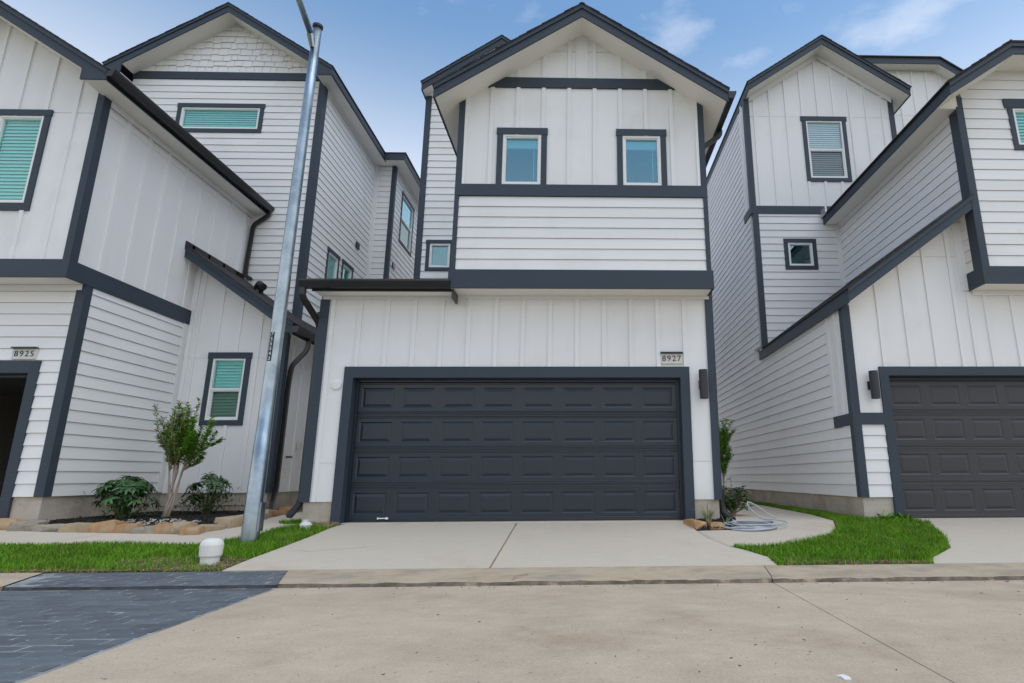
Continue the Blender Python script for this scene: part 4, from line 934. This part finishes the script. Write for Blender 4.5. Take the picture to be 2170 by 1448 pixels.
v, f = taper_tube([(cx-0.03, cy-0.08, 7.02), (cx-0.05, cy-0.6, 7.32), (cx-0.06, cy-1.3, 7.66), (cx-0.06, cy-2.0, 7.85)], [0.044, 0.042, 0.040, 0.038], 12); obj('lamp_arm', v, f, 'galvanised', T, smooth=True)
v, f = taper_tube([(cx-0.06, cy-1.95, 7.85), (cx-0.06, cy-2.15, 7.87), (cx-0.06, cy-2.55, 7.87), (cx-0.06, cy-2.62, 7.86)], [0.06, 0.14, 0.13, 0.05], 12); obj('lamp_head', v, f, 'galvanised', T, smooth=True)
box('hand_hole_cover', (pax(0.2)[0]+0.09, PYc-0.05, 0.02), (pax(0.2)[0]+0.117, PYc+0.05, 0.36), 'galvanised', T)
ang = R(262)
for k, ch in enumerate('755543'):
    z = 2.475-k*0.0645; cx, cy = pax(z); r = prad(z)
    mt = Matrix.Translation((cx+(r+0.002)*math.cos(ang), cy+(r+0.002)*math.sin(ang), z)) @ Matrix.Rotation(ang+R(90), 4, 'Z') @ Matrix.Rotation(R(90), 4, 'X')
    me = mesh('number_tag', [(-0.026, -0.032, 0), (0.026, -0.032, 0), (0.026, 0.032, 0), (-0.026, 0.032, 0), (-0.026, -0.032, -0.006), (0.026, -0.032, -0.006), (0.026, 0.032, -0.006), (-0.026, 0.032, -0.006)],
              [(0,1,2,3), (7,6,5,4), (0,4,5,1), (1,5,6,2), (2,6,7,3), (3,7,4,0)], 'ink'); me.transform(mt)
    tg = link(bpy.data.objects.new('number_tag', me), pole)
    text('tag_digit', ch, 0.066, 'tag_white', pole, mt @ Matrix.Translation((0, 0, 0.0012)), 0.0006)

# ------------------------------------------------------------------ grass
def inpoly(px, py, poly):
    c = np.zeros(len(px), bool); n = len(poly)
    for i in range(n):
        (x0, y0), (x1, y1) = poly[i], poly[(i+1) % n]
        if y0 == y1: continue
        t = ((y0 > py) != (y1 > py)) & (px < (x1-x0)*(py-y0)/(y1-y0)+x0); c ^= t
    return c
def lawn(name, poly, density, label, bare=(), seed=1, hgt=(0.030, 0.072)):
    rg = np.random.default_rng(seed); xs = [p[0] for p in poly]; ys = [p[1] for p in poly]
    A = (max(xs)-min(xs))*(max(ys)-min(ys)); n = int(A*density)
    x, y = rg.uniform(min(xs), max(xs), n), rg.uniform(min(ys), max(ys), n); k = inpoly(x, y, poly)
    for (bx, by, br) in bare: k &= ~((((x-bx)/br[0])**2+((y-by)/br[1])**2 < rg.uniform(0.5, 1.3, n)) & (rg.uniform(0, 1, n) < 0.85))
    nz = 0.5+0.25*np.sin(x*5.3+1.7*np.sin(y*3.9))+0.25*np.cos(y*7.1+2.1*np.sin(x*2.7)); k &= rg.uniform(0, 1, n) < 0.45+0.65*nz
    x, y = x[k]+rg.normal(0, 0.011, k.sum()), y[k]+rg.normal(0, 0.009, k.sum()); n = len(x); z = np.where(y < 0, GA*y, 0)
    h = rg.uniform(hgt[0], hgt[1], n)*(1+0.25*np.sin(x*3.1)*np.cos(y*4.3)); a = rg.uniform(0, 2*np.pi, n); ln = rg.uniform(0.1, 0.9, n)*h; w = rg.uniform(0.0022, 0.0044, n)
    dx, dy = np.cos(a), np.sin(a); b = rg.uniform(0, 2*np.pi, n); sx, sy = np.cos(b)*w, np.sin(b)*w
    V = np.empty((n, 5, 3))
    V[:, 0] = np.stack([x-sx, y-sy, z-0.004], 1); V[:, 1] = np.stack([x+sx, y+sy, z-0.004], 1)
    V[:, 2] = np.stack([x+dx*ln*0.35+sx*0.8, y+dy*ln*0.35+sy*0.8, z+h*0.6], 1); V[:, 3] = np.stack([x+dx*ln*0.35-sx*0.8, y+dy*ln*0.35-sy*0.8, z+h*0.6], 1)
    V[:, 4] = np.stack([x+dx*ln, y+dy*ln, z+h], 1)
    i = np.arange(n)[:, None]*5
    T3 = np.concatenate([i+np.array([[0, 1, 2]]), i+np.array([[0, 2, 3]]), i+np.array([[3, 2, 4]])])
    o = npmesh(name, V.reshape(-1, 3), T3, 'grass_blade', None, label=label, cat='grass', kind='stuff')
    return o
LAWN_L = [(-8.3, -1.275), (-6.97, -1.29), (-5.9, -1.33), (-4.62, -1.38), (-4.37, -1.13), (-4.15, -0.93), (-4.17, -0.50), (-3.95, -0.16), (-3.47, -0.13), (-3.475, -0.32), (-3.485, -0.86), (-3.527, -1.49), (-3.572, -2.0), (-3.582, -2.3), (-3.59, -2.553), (-8.6, -2.553)]
LAWN_R = [(1.888, -1.895), (1.755, -1.672), (1.96, -1.755), (2.27, -1.71), (2.68, -1.51), (3.20, -1.10), (3.51, -0.62), (3.69, -0.07), (3.89, 1.4), (4.01, 4.0), (4.1, 9.0), (4.178, 9.0), (4.178, 0.0), (4.785, 0.0), (4.955, -0.32), (4.56, -1.28), (4.265, -1.85), (3.765, -2.31), (3.63, -2.553), (2.015, -2.553), (2.03, -2.20)]
def soilpoly(poly): return gpoly('lawn_soil', poly, 'soil', -0.004, 0.1, None, **ST)
for P_ in (LAWN_L,): soilpoly(P_)
soilpoly([p for p in LAWN_R]); 
PATCH = [(-4.11, 0.25), (-4.02, 0.02), (-4.30, 0.16), (-4.5, 0.5), (-4.11, 0.95)]
lawn('grass', LAWN_L, 10500, 'strip of short green grass with bare brown patches left of the driveway', bare=[(-4.25, -2.25, (0.75, 0.30)), (-3.62, -2.35, (0.25, 0.28)), (-3.62, -0.22, (0.22, 0.10)), (-3.62, -1.3, (0.12, 0.18)), (-5.6, -2.55, (1.2, 0.07))], seed=2)
lawn('grass', LAWN_R, 10000, 'patch of lush green grass between the garden path and the right driveway', bare=[(2.3, -2.3, (0.3, 0.08)), (3.0, -2.5, (0.9, 0.05)), (4.2, -1.75, (0.15, 0.1))], seed=3)
lawn('grass', [(-4.12, 0.55), (-4.04, 0.05), (-4.30, 0.10), (-4.50, 0.30)], 11000, 'small tuft of grass at the left corner of the middle house', seed=4)
def litter(name, pts, n, size, mat, label, seed, flat=0.5, cat='litter'):
    """loose chips scattered inside a polygon, resting on the ground"""
    rg = np.random.default_rng(seed); xs = [p[0] for p in pts]; ys = [p[1] for p in pts]
    x, y = rg.uniform(min(xs), max(xs), n*3), rg.uniform(min(ys), max(ys), n*3); k = inpoly(x, y, pts); x, y = x[k][:n], y[k][:n]; n = len(x)
    z = np.where(y < 0, GA*y, 0)+size[3]+rg.uniform(0, size[4], n); a = rg.uniform(0, np.pi, n); t = rg.normal(0, flat, n)
    l, w, h = [rg.uniform(0.5, 1.3, n)*s for s in size[:3]]
    U = np.stack([np.cos(a)*np.cos(t), np.sin(a)*np.cos(t), np.sin(t)], 1); Wv = np.stack([-np.sin(a), np.cos(a), 0*a], 1); Nv = np.cross(U, Wv)
    c = np.stack([x, y, z], 1); V = np.empty((n, 8, 3)); j = 0
    for sz in (-1, 1):
        for su, sw in ((-1, -1), (1, -1), (1, 1), (-1, 1)):
            V[:, j] = c+U*(su*l/2)[:, None]+Wv*(sw*w/2*(0.7 if su > 0 else 1))[:, None]+Nv*(sz*h/2)[:, None]; j += 1
    i = np.arange(n)[:, None]*8
    Q = np.concatenate([i+np.array([q]) for q in ((0,3,2,1), (4,5,6,7), (0,1,5,4), (1,2,6,5), (2,3,7,6), (3,0,4,7))])
    return npmesh(name, V.reshape(-1, 3), Q, mat, None, label=label, cat=cat, kind='stuff')
litter('mulch_chips', BED_L, 5200, (0.045, 0.016, 0.008, 0.062, 0.014), 'mulch', 'black wood mulch covering the planting bed beside the left house', 5, 0.35, 'mulch')
litter('mulch_chips', BED_R, 1500, (0.04, 0.015, 0.008, 0.030, 0.012), 'mulch', 'black wood mulch in the small bed at the right corner of the middle house', 6, 0.35, 'mulch')
litter('gravel_chips', [(-6.6, -0.40), (-5.4, -0.46), (-5.3, -0.15), (-5.9, 0.15), (-6.4, 0.10)], 110, (0.035, 0.024, 0.012, 0.075, 0.01), 'pale_chip', 'pale stone chips scattered over the black mulch below the small tree', 7, 0.3, 'gravel')
litter('dry_straw', [(-5.1, -2.54), (-3.60, -2.545), (-3.58, -2.1), (-4.0, -1.95), (-4.9, -2.05)], 1500, (0.05, 0.006, 0.003, 0.004, 0.016), 'straw', 'dry brown straw and bark on the bare patch around the white pipe', 8, 0.3)
litter('dry_straw', [(-6.9, -2.55), (-3.7, -2.552), (-3.7, -2.44), (-6.9, -2.46)], 700, (0.05, 0.006, 0.003, 0.004, 0.012), 'straw', 'line of dry straw along the kerb edge of the left grass strip', 9, 0.25)
litter('dry_straw', [(-3.98, -0.05), (-3.46, -0.03), (-3.47, -0.35), (-3.75, -0.25)], 420, (0.06, 0.008, 0.004, 0.006, 0.03), 'straw', 'pile of dry brown straw against the left foundation of the middle garage', 10, 0.5)
litter('dry_straw', [(2.03, -2.25), (2.05, -2.55), (3.6, -2.552), (3.6, -2.46), (2.3, -2.40)], 500, (0.045, 0.006, 0.003, 0.004, 0.02), 'straw', 'dry straw in the kerb edge of the right grass patch', 12, 0.3)
rg = random.Random(4); mm = MB()
spots = [(-0.45, -3.52), (0.55, -4.62), (0.95, -4.15), (1.45, -3.95), (-0.30, -4.95), (0.25, -5.10), (-1.55, -3.62), (-1.75, -4.35), (2.45, -4.15), (2.05, -4.05), (2.55, -5.25), (1.30, -5.15), (3.4, -3.75), (-2.45, -4.75), (0.2, -3.60), (1.0, -3.48), (-1.0, -4.4), (-2.35, -3.62), (3.0, -4.6), (0.8, -5.6), (-0.9, -5.3), (1.55, -5.7)]
for (x, y) in spots+[(rg.uniform(-2.5, 4.0), rg.uniform(-5.9, -3.5)) for _ in range(30)]+[(rg.uniform(-2.5, 4.5), -3.345-abs(rg.gauss(0, 0.03))) for _ in range(60)]:
    l, w, a = rg.uniform(0.006, 0.024), rg.uniform(0.003, 0.007), rg.uniform(0, 6.3); c, s = math.cos(a), math.sin(a); z0 = -0.2895
    p = [(x+c*u-s*t, y+s*u+c*t) for u, t in ((-l/2, 0), (0, -w/2), (l/2, 0), (0, w/2))]
    mm.add([(*q, z0) for q in p]+[(*q, z0+rg.uniform(0.002, 0.004)) for q in p], [(4,5,6,7), (0,1,5,4), (1,2,6,5), (2,3,7,6), (3,0,4,7)])
mm.build('leaf_litter', 'dry_leaf', None, label='scattered dry leaves and twigs lying on the tan concrete street', cat='litter', kind='stuff')
tube('twig', [(-0.62, -3.24, -0.250), (-0.60, -3.14, -0.232), (-0.57, -3.06, -0.240), (-0.50, -3.0, -0.244)], 0.004, 'bark', None, 5, label='thin dry twig lying across the kerb in front of the middle driveway', cat='twig')
pq = [(1.235, -5.83), (1.265, -5.835), (1.275, -5.79), (1.255, -5.765), (1.215, -5.77), (1.232, -5.79)]
obj('paper_scrap', [(x, y, -0.2865+0.003*((i_ % 2))) for i_, (x, y) in enumerate(pq)]+[(x, y, -0.2895) for x, y in pq], [(0,1,2,3,4,5), (11,10,9,8,7,6)]+[(i, 6+i, 6+(i+1) % 6, (i+1) % 6) for i in range(6)], 'paper', None, label='torn scrap of white paper on the street at the bottom edge', cat='paper')
# hairline crack in the driveway
ck = [(-3.30, -1.74), (-3.17, -1.70), (-3.12, -1.76), (-2.85, -1.66), (-2.55, -1.56), (-2.43, -1.50)]
mm = MB()
for a, b in zip(ck[:-1], ck[1:]): mm.add([(a[0], a[1]-0.004, gz(a[1])+0.0065), (b[0], b[1]-0.004, gz(b[1])+0.0065), (b[0], b[1]+0.004, gz(b[1])+0.0065), (a[0], a[1]+0.004, gz(a[1])+0.0065)], [(0,1,2,3)])
mm.build('driveway_crack', 'kerb_lip', None, kind='structure')

# ------------------------------------------------------------------ edging stones
def stone(x, y, l, d, h, rz, mat, seed, label, group, z=None):
    r = random.Random(seed); bm = bmesh.new(); u = r.uniform
    for sx in (-1, 1):
        for sy in (-1, 1):
            bm.verts.new((sx*l/2*u(.88, 1.04), sy*d/2*u(.85, 1.05), -0.03)); bm.verts.new((sx*l/2*u(.72, 1.0), sy*d/2*u(.62, .98), h*u(.72, 1.1)))
    for _ in range(4): bm.verts.new((u(-.5, .5)*l, r.choice((-1, 1))*d/2*u(.9, 1.08), h*u(.25, .6)))
    for _ in range(2): bm.verts.new((u(-.3, .3)*l, u(-.25, .25)*d, h*u(1.0, 1.14)))
    bmesh.ops.convex_hull(bm, input=bm.verts); bmesh.ops.recalc_face_normals(bm, faces=bm.faces)
    me = bpy.data.meshes.new('edging_stone'); bm.to_mesh(me); bm.free(); me.materials.append(MATS[mat])
    o = bpy.data.objects.new('edging_stone', me); link(o, None, label, 'stone', group); o.location = (x, y, gz(y) if z is None else z); o.rotation_euler = (0, 0, rz)
ORD = ['first', 'second', 'third', 'fourth', 'fifth', 'sixth', 'seventh', 'eighth', 'ninth', 'tenth', 'eleventh', 'twelfth', 'thirteenth', 'fourteenth', 'fifteenth', 'sixteenth', 'seventeenth', 'eighteenth', 'nineteenth', 'twentieth']
CN = {'stone_rust': 'rust orange', 'stone_buff': 'buff tan', 'stone_grey': 'greyish tan'}
row_ = [(-8.10, -.13, .62, 'r'), (-7.60, -.23, .36, 'g'), (-7.22, -.29, .44, 'g'), (-6.80, -.35, .42, 'b'), (-6.42, -.40, .34, 'r'), (-6.10, -.44, .36, 'r'), (-5.80, -.48, .28, 'g'), (-5.54, -.50, .30, 'r'), (-5.30, -.53, .26, 'b'), (-5.14, -.60, .24, 'r')]
stones = [(p[0], p[1], p[2], p[3], 0.06 if i else 0.1) for i, p in enumerate(row_)]
stones += [(-5.06, -.44, .36, 'b', 0.95), (-4.96, -.10, .34, 'b', 1.35), (-5.02, .26, .36, 'b', 1.75), (-5.11, .62, .34, 'b', 1.8), (-5.22, 1.02, .36, 'b', 1.8), (-5.33, 1.45, .36, 'b', 1.8), (-5.44, 1.9, .36, 'r', 1.8), (-5.52, 2.35, .40, 'r', 1.8), (-5.60, 2.85, .40, 'r', 1.8), (-5.68, 3.4, .40, 'b', 1.75)]
for i, (x, y, l, c, rz) in enumerate(stones):
    mt = {'r': 'stone_rust', 'b': 'stone_buff', 'g': 'stone_grey'}[c]
    stone(x, y, l*1.06, 0.24+0.06*math.sin(i*2.3), 0.105+0.03*math.sin(i*1.7+1), rz+0.12*math.sin(i*3.1), mt, 40+i,
          f'{CN[mt]} edging stone, {ORD[i]} from left in the mulch-bed border', 'rough edging stones around the mulch bed')
stone(1.585, -0.36, 0.17, 0.50, 0.085, 0.22, 'stone_rust', 91, 'long rust orange stone lying at the right end of the middle garage door', 'loose stones by the right bed')
stone(1.845, -0.56, 0.22, 0.16, 0.085, 0.1, 'stone_rust', 92, 'small rust orange stone in front of the striped grass plant', 'loose stones by the right bed')

# ------------------------------------------------------------------ plants
def leafmesh(name, C, D, Nn, Ln, Wd, mat, parent, droop=0.25):
    """leaf blades: six-point leaves from base points C along D, face normal near Nn"""
    n = len(C); D = D/np.linalg.norm(D, axis=1)[:, None]; S = np.cross(D, Nn); S /= (np.linalg.norm(S, axis=1)[:, None]+1e-9); U = np.cross(S, D)
    V = np.empty((n, 6, 3)); L3, W3 = Ln[:, None], Wd[:, None]
    V[:, 0] = C; V[:, 1] = C+D*L3*0.38+S*W3*0.5+U*L3*0.04; V[:, 2] = C+D*L3*0.74+S*W3*0.38-U*L3*droop*0.35
    V[:, 3] = C+D*L3-U*L3*droop; V[:, 4] = C+D*L3*0.74-S*W3*0.38-U*L3*droop*0.35; V[:, 5] = C+D*L3*0.38-S*W3*0.5+U*L3*0.04
    i = np.arange(n)[:, None]*6
    Q = np.concatenate([i+np.array([[0, 1, 2, 5]])*1, i+np.array([[5, 2, 3, 4]])])
    return npmesh(name, V.reshape(-1, 3), Q, mat, parent)
def rs(rg, n): v = rg.normal(0, 1, (n, 3)); return v/np.linalg.norm(v, axis=1)[:, None]
# small multi-stem tree
T = thing('small_tree', (-6.42, 0.72, 0.07), 'small multi-stem tree with pale bark growing in the mulch bed', 'tree')
rg = np.random.default_rng(8); rr = random.Random(8); B0 = Vector((-6.42, 0.72, 0.05)); tm = MB(); bm_ = MB(); tips = []
heads = [(-0.15, 0.05, 0.98), (-0.08, -0.05, 1.02), (0.02, 0.06, 1.00), (0.05, -0.04, 1.05), (-0.03, 0.02, 1.08), (0.26, 0.02, 1.02), (0.32, -0.05, 1.08)]
for i, h in enumerate(heads):
    b = B0+Vector((0.042*math.cos(i*0.95), 0.042*math.sin(i*0.95), 0)); e = B0+Vector(h)
    right = i >= 5
    m1 = B0+Vector((0.03+0.01*i if right else -0.03+0.018*i, 0.02*math.cos(i), 0.38)); m2 = B0+Vector((h[0]*(0.42 if right else 0.7)+0.02, h[1]*0.8, 0.70))
    pts = [b, b.lerp(m1, 0.5)+Vector((rr.uniform(-.01, .01), 0, 0)), m1, m2, e]
    tm.add(*taper_tube(pts, [0.024, 0.019, 0.016, 0.013, 0.009], 7))
    for k in range(12):
        s = pts[3].lerp(e, rr.uniform(0.0, 1.0)); hgt = rr.uniform(0.20, 0.82); spread = rr.uniform(0.02, 0.26)
        a = rr.uniform(0, 6.28); t = s+Vector((math.cos(a)*spread+(0.10 if right else -0.02), math.sin(a)*spread*0.9, hgt*(0.85 if right else 1.05)))
        t.z = min(t.z, (1.66 if right else 2.06)-0.5*abs(t.x-(-6.05 if right else -6.50))+rr.uniform(-.10, .05))
        md = s.lerp(t, 0.5)+Vector((math.cos(a)*0.05, math.sin(a)*0.05, -0.02)); bm_.add(*taper_tube([s, md, t], [0.009, 0.006, 0.003], 5)); tips.append((s, md, t, right))
tr = tm.build('trunk', 'bark', T, smooth=True); bm_.build('branches', 'bark', T, smooth=True)
for nm, side, mt in (('crown', False, 'leaf_myrtle'), ('crown', True, 'leaf_bright')):
    C, D = [], []
    for (s, md, t, rgt) in tips:
        if rgt != side: continue
        for k in range(125 if rgt else 88):
            u = rr.uniform(0.10, 1.0)**0.75; p = s.lerp(md, u*2) if u < 0.5 else md.lerp(t, u*2-1); ax = (t-s).normalized(); a = rr.uniform(0, 6.28)
            d = Vector((math.cos(a), math.sin(a), 0.0))*0.9+ax*rr.uniform(0.3, 1.3); C.append(p); D.append(d)
    C, D = np.array(C), np.array(D); n = len(C)
    leafmesh(nm, C, D, rs(rg, n)*0.5+np.array([0, 0, 1.0]), rg.uniform(0.042, 0.088, n), rg.uniform(0.013, 0.022, n), mt, T)
def palmate(name, label, loc, rx, ry, hh, ncl, mat, seed, leaf=0.13, wid=0.036, low=0, stems=True, lowmat=None, up=1.0):
    T = thing(name, loc, label, 'shrub'); rg = np.random.default_rng(seed); rr = random.Random(seed); st = MB(); C, D, N_ = [], [], []
    for k in range(ncl):
        a = rr.uniform(0, 6.28); q = rr.random()**0.5; t = rr.uniform(0.35, 1.0) if k > ncl*0.35 else rr.uniform(0.8, 1.0)
        e = Vector((loc[0]+math.cos(a)*rx*q*math.sin(math.acos(min(1, t*0.82)))*1.15, loc[1]+math.sin(a)*ry*q, loc[2]+hh*t*(1-0.25*q)))
        b = Vector((loc[0]+rr.uniform(-.05, .05), loc[1]+rr.uniform(-.05, .05), loc[2]))
        if stems: st.add(*taper_tube([b, b.lerp(e, 0.5)+Vector((0, 0, 0.06)), e], [0.008, 0.005, 0.003], 4))
        ax = Vector((math.cos(a)*q*0.8, math.sin(a)*q*0.8, 0.9)).normalized(); u = ax.orthogonal().normalized(); v = ax.cross(u); n7 = rr.choice((7, 8, 9))
        for j in range(n7):
            b_ = 2*math.pi*j/n7+rr.uniform(-.15, .15); d = (u*math.cos(b_)+v*math.sin(b_))+ax*rr.uniform(-.25, .35)*up; C.append(e); D.append(d); N_.append(ax)
    C, D, N_ = np.array(C), np.array(D), np.array(N_); n = len(C)
    if stems: st.build('stems', 'leaf_olive', T)
    leafmesh('foliage', C, D, N_+rs(rg, n)*0.25, rg.uniform(0.7, 1.15, n)*leaf, rg.uniform(0.8, 1.2, n)*wid, mat, T, 0.3)
    if low:
        P = np.stack([loc[0]+rg.normal(0, rx*0.42, low), loc[1]+rg.normal(0, ry*0.42, low), loc[2]+rg.uniform(0.04, hh*0.55, low)], 1)
        leafmesh('low_foliage', P, rs(rg, low)+np.array([0, 0, 0.3]), rs(rg, low)*0.6+np.array([0, 0, 1.0]), rg.uniform(0.05, 0.10, low), rg.uniform(0.014, 0.024, low), lowmat or mat, T)
    return T
palmate('round_shrub', 'dense dark green shrub with star-shaped leaves left of the small tree', (-7.02, 0.62, 0.06), 0.42, 0.36, 0.68, 86, 'leaf_dark', 31, 0.135, 0.038, 300)
palmate('open_shrub', 'open dark green shrub with long leaves right of the small tree', (-6.33, 1.55, 0.06), 0.42, 0.32, 0.72, 30, 'leaf_dark', 32, 0.15, 0.036, 420, lowmat='leaf_olive')
# right: upright young tree behind the corner, and the dark shrub behind the hose
T = thing('young_tree', (2.80, 2.9, 0.0), 'slim young tree with bright yellow-green leaves behind the right corner of the middle house', 'tree')
tm = MB(); C, D = [], []; rr = random.Random(77); rg = np.random.default_rng(77)
tm.add(*taper_tube([(2.80, 2.9, 0.0), (2.81, 2.9, 0.6), (2.82, 2.88, 1.2), (2.83, 2.88, 1.6)], [0.02, 0.017, 0.012, 0.006], 7)); bb = MB()
for k in range(46):
    z = rr.uniform(0.55, 1.5); a = rr.uniform(0, 6.28); r_ = rr.uniform(0.08, 0.26)*(1.15-abs(z-1.15)*0.6); s = Vector((2.815, 2.89, z)); t = s+Vector((math.cos(a)*r_, math.sin(a)*r_, rr.uniform(0.18, 0.40)))
    bb.add(*taper_tube([s, s.lerp(t, .5), t], [0.006, 0.004, 0.002], 4))
    for j in range(70):
        u = rr.uniform(0.15, 1); b_ = rr.uniform(0, 6.28); C.append(s.lerp(t, u)); D.append(Vector((math.cos(b_), math.sin(b_), rr.uniform(0.2, 1.2))))
tm.build('trunk', 'bark', T); bb.build('branches', 'bark', T); n = len(C)
leafmesh('crown', np.array(C), np.array(D), rs(rg, n)*0.5+np.array([0, 0, 1.0]), rg.uniform(0.05, 0.10, n), rg.uniform(0.013, 0.021, n), 'leaf_bright', T)
T = thing('corner_shrub', (2.52, 1.15, 0.02), 'dark green broad-leaved shrub behind the coiled hose', 'shrub'); rr = random.Random(5); rg = np.random.default_rng(5); C, D = [], []; st = MB()
for k in range(46):
    a = rr.uniform(0, 6.28); q = rr.random()**0.6; e = Vector((2.52+math.cos(a)*0.29*q, 1.15+math.sin(a)*0.29*q, 0.10+rr.uniform(0.08, 0.60)*(1-0.35*q)))
    b = Vector((2.52+rr.uniform(-.03, .03), 1.15, 0.02)); st.add(*taper_tube([b, b.lerp(e, .5), e], [0.007, 0.005, 0.002], 4))
    for j in range(13):
        u = rr.uniform(0.55, 1.05); b_ = rr.uniform(0, 6.28); C.append(b.lerp(e, u)); D.append(Vector((math.cos(b_), math.sin(b_), rr.uniform(-.3, .6))))
st.build('stems', 'bark', T); n = len(C); leafmesh('foliage', np.array(C), np.array(D), rs(rg, n)*0.5+np.array([0, 0, 1.0]), rg.uniform(0.06, 0.11, n), rg.uniform(0.028, 0.044, n), 'leaf_dark', T)
def tuft(label, loc, n, ln, mat, seed, w=0.009):
    rr = random.Random(seed); m = MB()
    for k in range(n):
        a = rr.uniform(0, 6.28); l = ln*rr.uniform(0.6, 1.15); lean = rr.uniform(0.15, 0.95); d = Vector((math.cos(a), math.sin(a), 0)); s = Vector((-d.y, d.x, 0)); b = Vector(loc)+d*rr.uniform(0, 0.04)
        P = [b+d*(l*lean*t*t*1.0)+Vector((0, 0, l*(t-0.45*lean*t*t*t*1.4))) for t in (0, 0.3, 0.6, 0.85, 1.0)]; ww = [w, w*1.1, w*0.9, w*0.6, 0.001]
        V = []; 
        for p, q in zip(P, ww): V += [tuple(p-s*q*0.5), tuple(p+s*q*0.5)]
        m.add(V, [(2*i, 2*i+1, 2*i+3, 2*i+2) for i in range(4)])
    m.build('grass_tuft', mat, None, label=label, cat='plant')
tuft('striped pale green grass plant at the right foundation of the middle house', (1.79, -0.30, -0.01), 62, 0.33, 'leaf_stripe', 3, 0.011)
tuft('striped grass plant beside the conduit between the left and middle houses', (-5.52, 3.25, 0.05), 46, 0.40, 'leaf_stripe', 4, 0.012)
tuft('small striped seedling in the mulch in front of the drain pipe', (2.02, -0.42, -0.02), 9, 0.18, 'leaf_stripe', 6, 0.008)
rr = random.Random(9); rg = np.random.default_rng(9)
P = np.stack([rg.uniform(4.35, 4.78, 60), rg.uniform(-0.16, -0.04, 60), rg.uniform(-0.01, 0.06, 60)], 1)
T = thing('weed_clump', (4.56, -0.10, -0.01), 'broad-leaved weeds against the foundation left of the charcoal garage door', 'weed')
leafmesh('leaves', P, rs(rg, 60)*np.array([1, 1, .3])+np.array([0, 0, 0.7]), rs(rg, 60)*0.4+np.array([0, 0, 1.0]), rg.uniform(0.07, 0.13, 60), rg.uniform(0.02, 0.04, 60), 'leaf_bright', T)

# ------------------------------------------------------------------ hose, drain pipe, clean-outs
pts = []; rr = random.Random(14); zc_ = lambda y: gz(y)+0.016
pts += [Vector((2.06, 0.20, 0.42)), Vector((2.07, 0.16, 0.30)), Vector((2.13, 0.06, 0.10)), Vector((2.20, -0.10, 0.03))]
cx0, cy0 = 2.38, -0.50
lp = [(rr.uniform(-.10, .10), rr.uniform(-.12, .10), rr.uniform(0.20, 0.42), rr.uniform(0.14, 0.34)) for _ in range(9)]
for k in range(172):
    a = -2.3+k*0.275; tt = k*0.275/6.283; i0 = int(tt); fr_ = tt-i0; A, B = lp[i0], lp[i0+1]
    ox, oy, rx, ry = [A[q]*(1-fr_)+B[q]*fr_ for q in range(4)]
    x = cx0+ox+rx*math.cos(a); y = cy0+oy+ry*math.sin(a)
    pts.append(Vector((x, y, zc_(y)+0.004+0.0075*i0+0.007*math.sin(k*0.7+i0))))
l_ = pts[-1]
for dx, dy, dz in ((-0.14, 0.12, 0.04), (-0.30, 0.24, 0.20), (-0.28, 0.36, 0.27), (-0.12, 0.42, 0.20), (0.06, 0.44, 0.07), (0.16, 0.40, 0.02)): pts.append(Vector((l_.x+dx, l_.y+dy, zc_(l_.y+dy)+dz)))
tube('garden_hose', smoothpath(pts, 0.08, 2), 0.0110, 'hose_grey', None, 7, label='coiled pale grey garden hose lying on the path by the right bed', cat='hose')
T = thing('drain_pipe', (2.09, 0.10, 0.0), 'black corrugated drain pipe at the foot of the right downspout', 'pipe')
path = smoothpath([(2.085, 0.14, 0.46), (2.085, 0.14, 0.20), (2.14, -0.02, 0.05), (2.19, -0.14, 0.02)], 0.12, 6)
P = []; 
for a, b in zip(path[:-1], path[1:]):
    nseg = max(1, int((b-a).length/0.006))
    for k in range(nseg): P.append(a.lerp(b, k/nseg))
v, f = taper_tube(P, [0.052+0.005*math.sin(i*0.006/0.020*6.28) for i in range(len(P))], 14); obj('corrugated_tube', v, f, 'black_plastic', T, smooth=True)
def cleanout(loc, r, hp, hc, label, square=False):
    T = thing('cleanout_pipe', loc, label, 'pipe'); x, y, z = loc; n = 28
    def lathe(nm, prof, mat):
        V = [(x+q*math.cos(2*math.pi*k/n), y+q*math.sin(2*math.pi*k/n), z+h) for q, h in prof for k in range(n)]
        Fc = [(i*n+k, i*n+(k+1) % n, (i+1)*n+(k+1) % n, (i+1)*n+k) for i in range(len(prof)-1) for k in range(n)]+[tuple(range((len(prof)-1)*n, len(prof)*n))]
        return obj(nm, V, Fc, mat, T, smooth=False)
    lathe('pipe', [(r*0.80, -0.05), (r*0.86, hp)], 'pvc')
    c = lathe('cap', [(r*0.87, hp-0.012), (r*0.97, hp-0.01), (r, hp), (r*1.04, hp+hc*0.62), (r*1.0, hp+hc*0.72), (r*0.90, hp+hc*0.86), (r*0.62, hp+hc*0.97), (r*0.2, hp+hc)], 'pvc')
    box('cap_lug', (x-r*0.5, y-r*0.14, z+hp+hc*0.90), (x+r*0.5, y+r*0.14, z+hp+hc*1.02), 'pvc', c)
cleanout((-3.885, -2.27, gz(-2.27)), 0.106, 0.09, 0.165, 'white plastic clean-out pipe with domed cap at the grass corner by the driveway')
T = thing('drain_pipe', (-3.80, -0.36, gz(-0.36)), 'small square-topped white drain cap in the grass by the garage foundation', 'pipe')
x, y, z = -3.79, -0.36, gz(-0.36)
v, f = taper_tube([(x, y, z-0.05), (x, y, z+0.045), (x, y, z+0.055), (x, y, z+0.085), (x, y, z+0.092)], [0.075, 0.075, 0.082, 0.062, 0.05], 20); obj('cap', v, f, 'pvc', T)
box('cap_square', (x-0.028, y-0.028, z+0.0922), (x+0.028, y+0.028, z+0.125), 'pvc', T)
print('objects', len(bpy.data.objects))
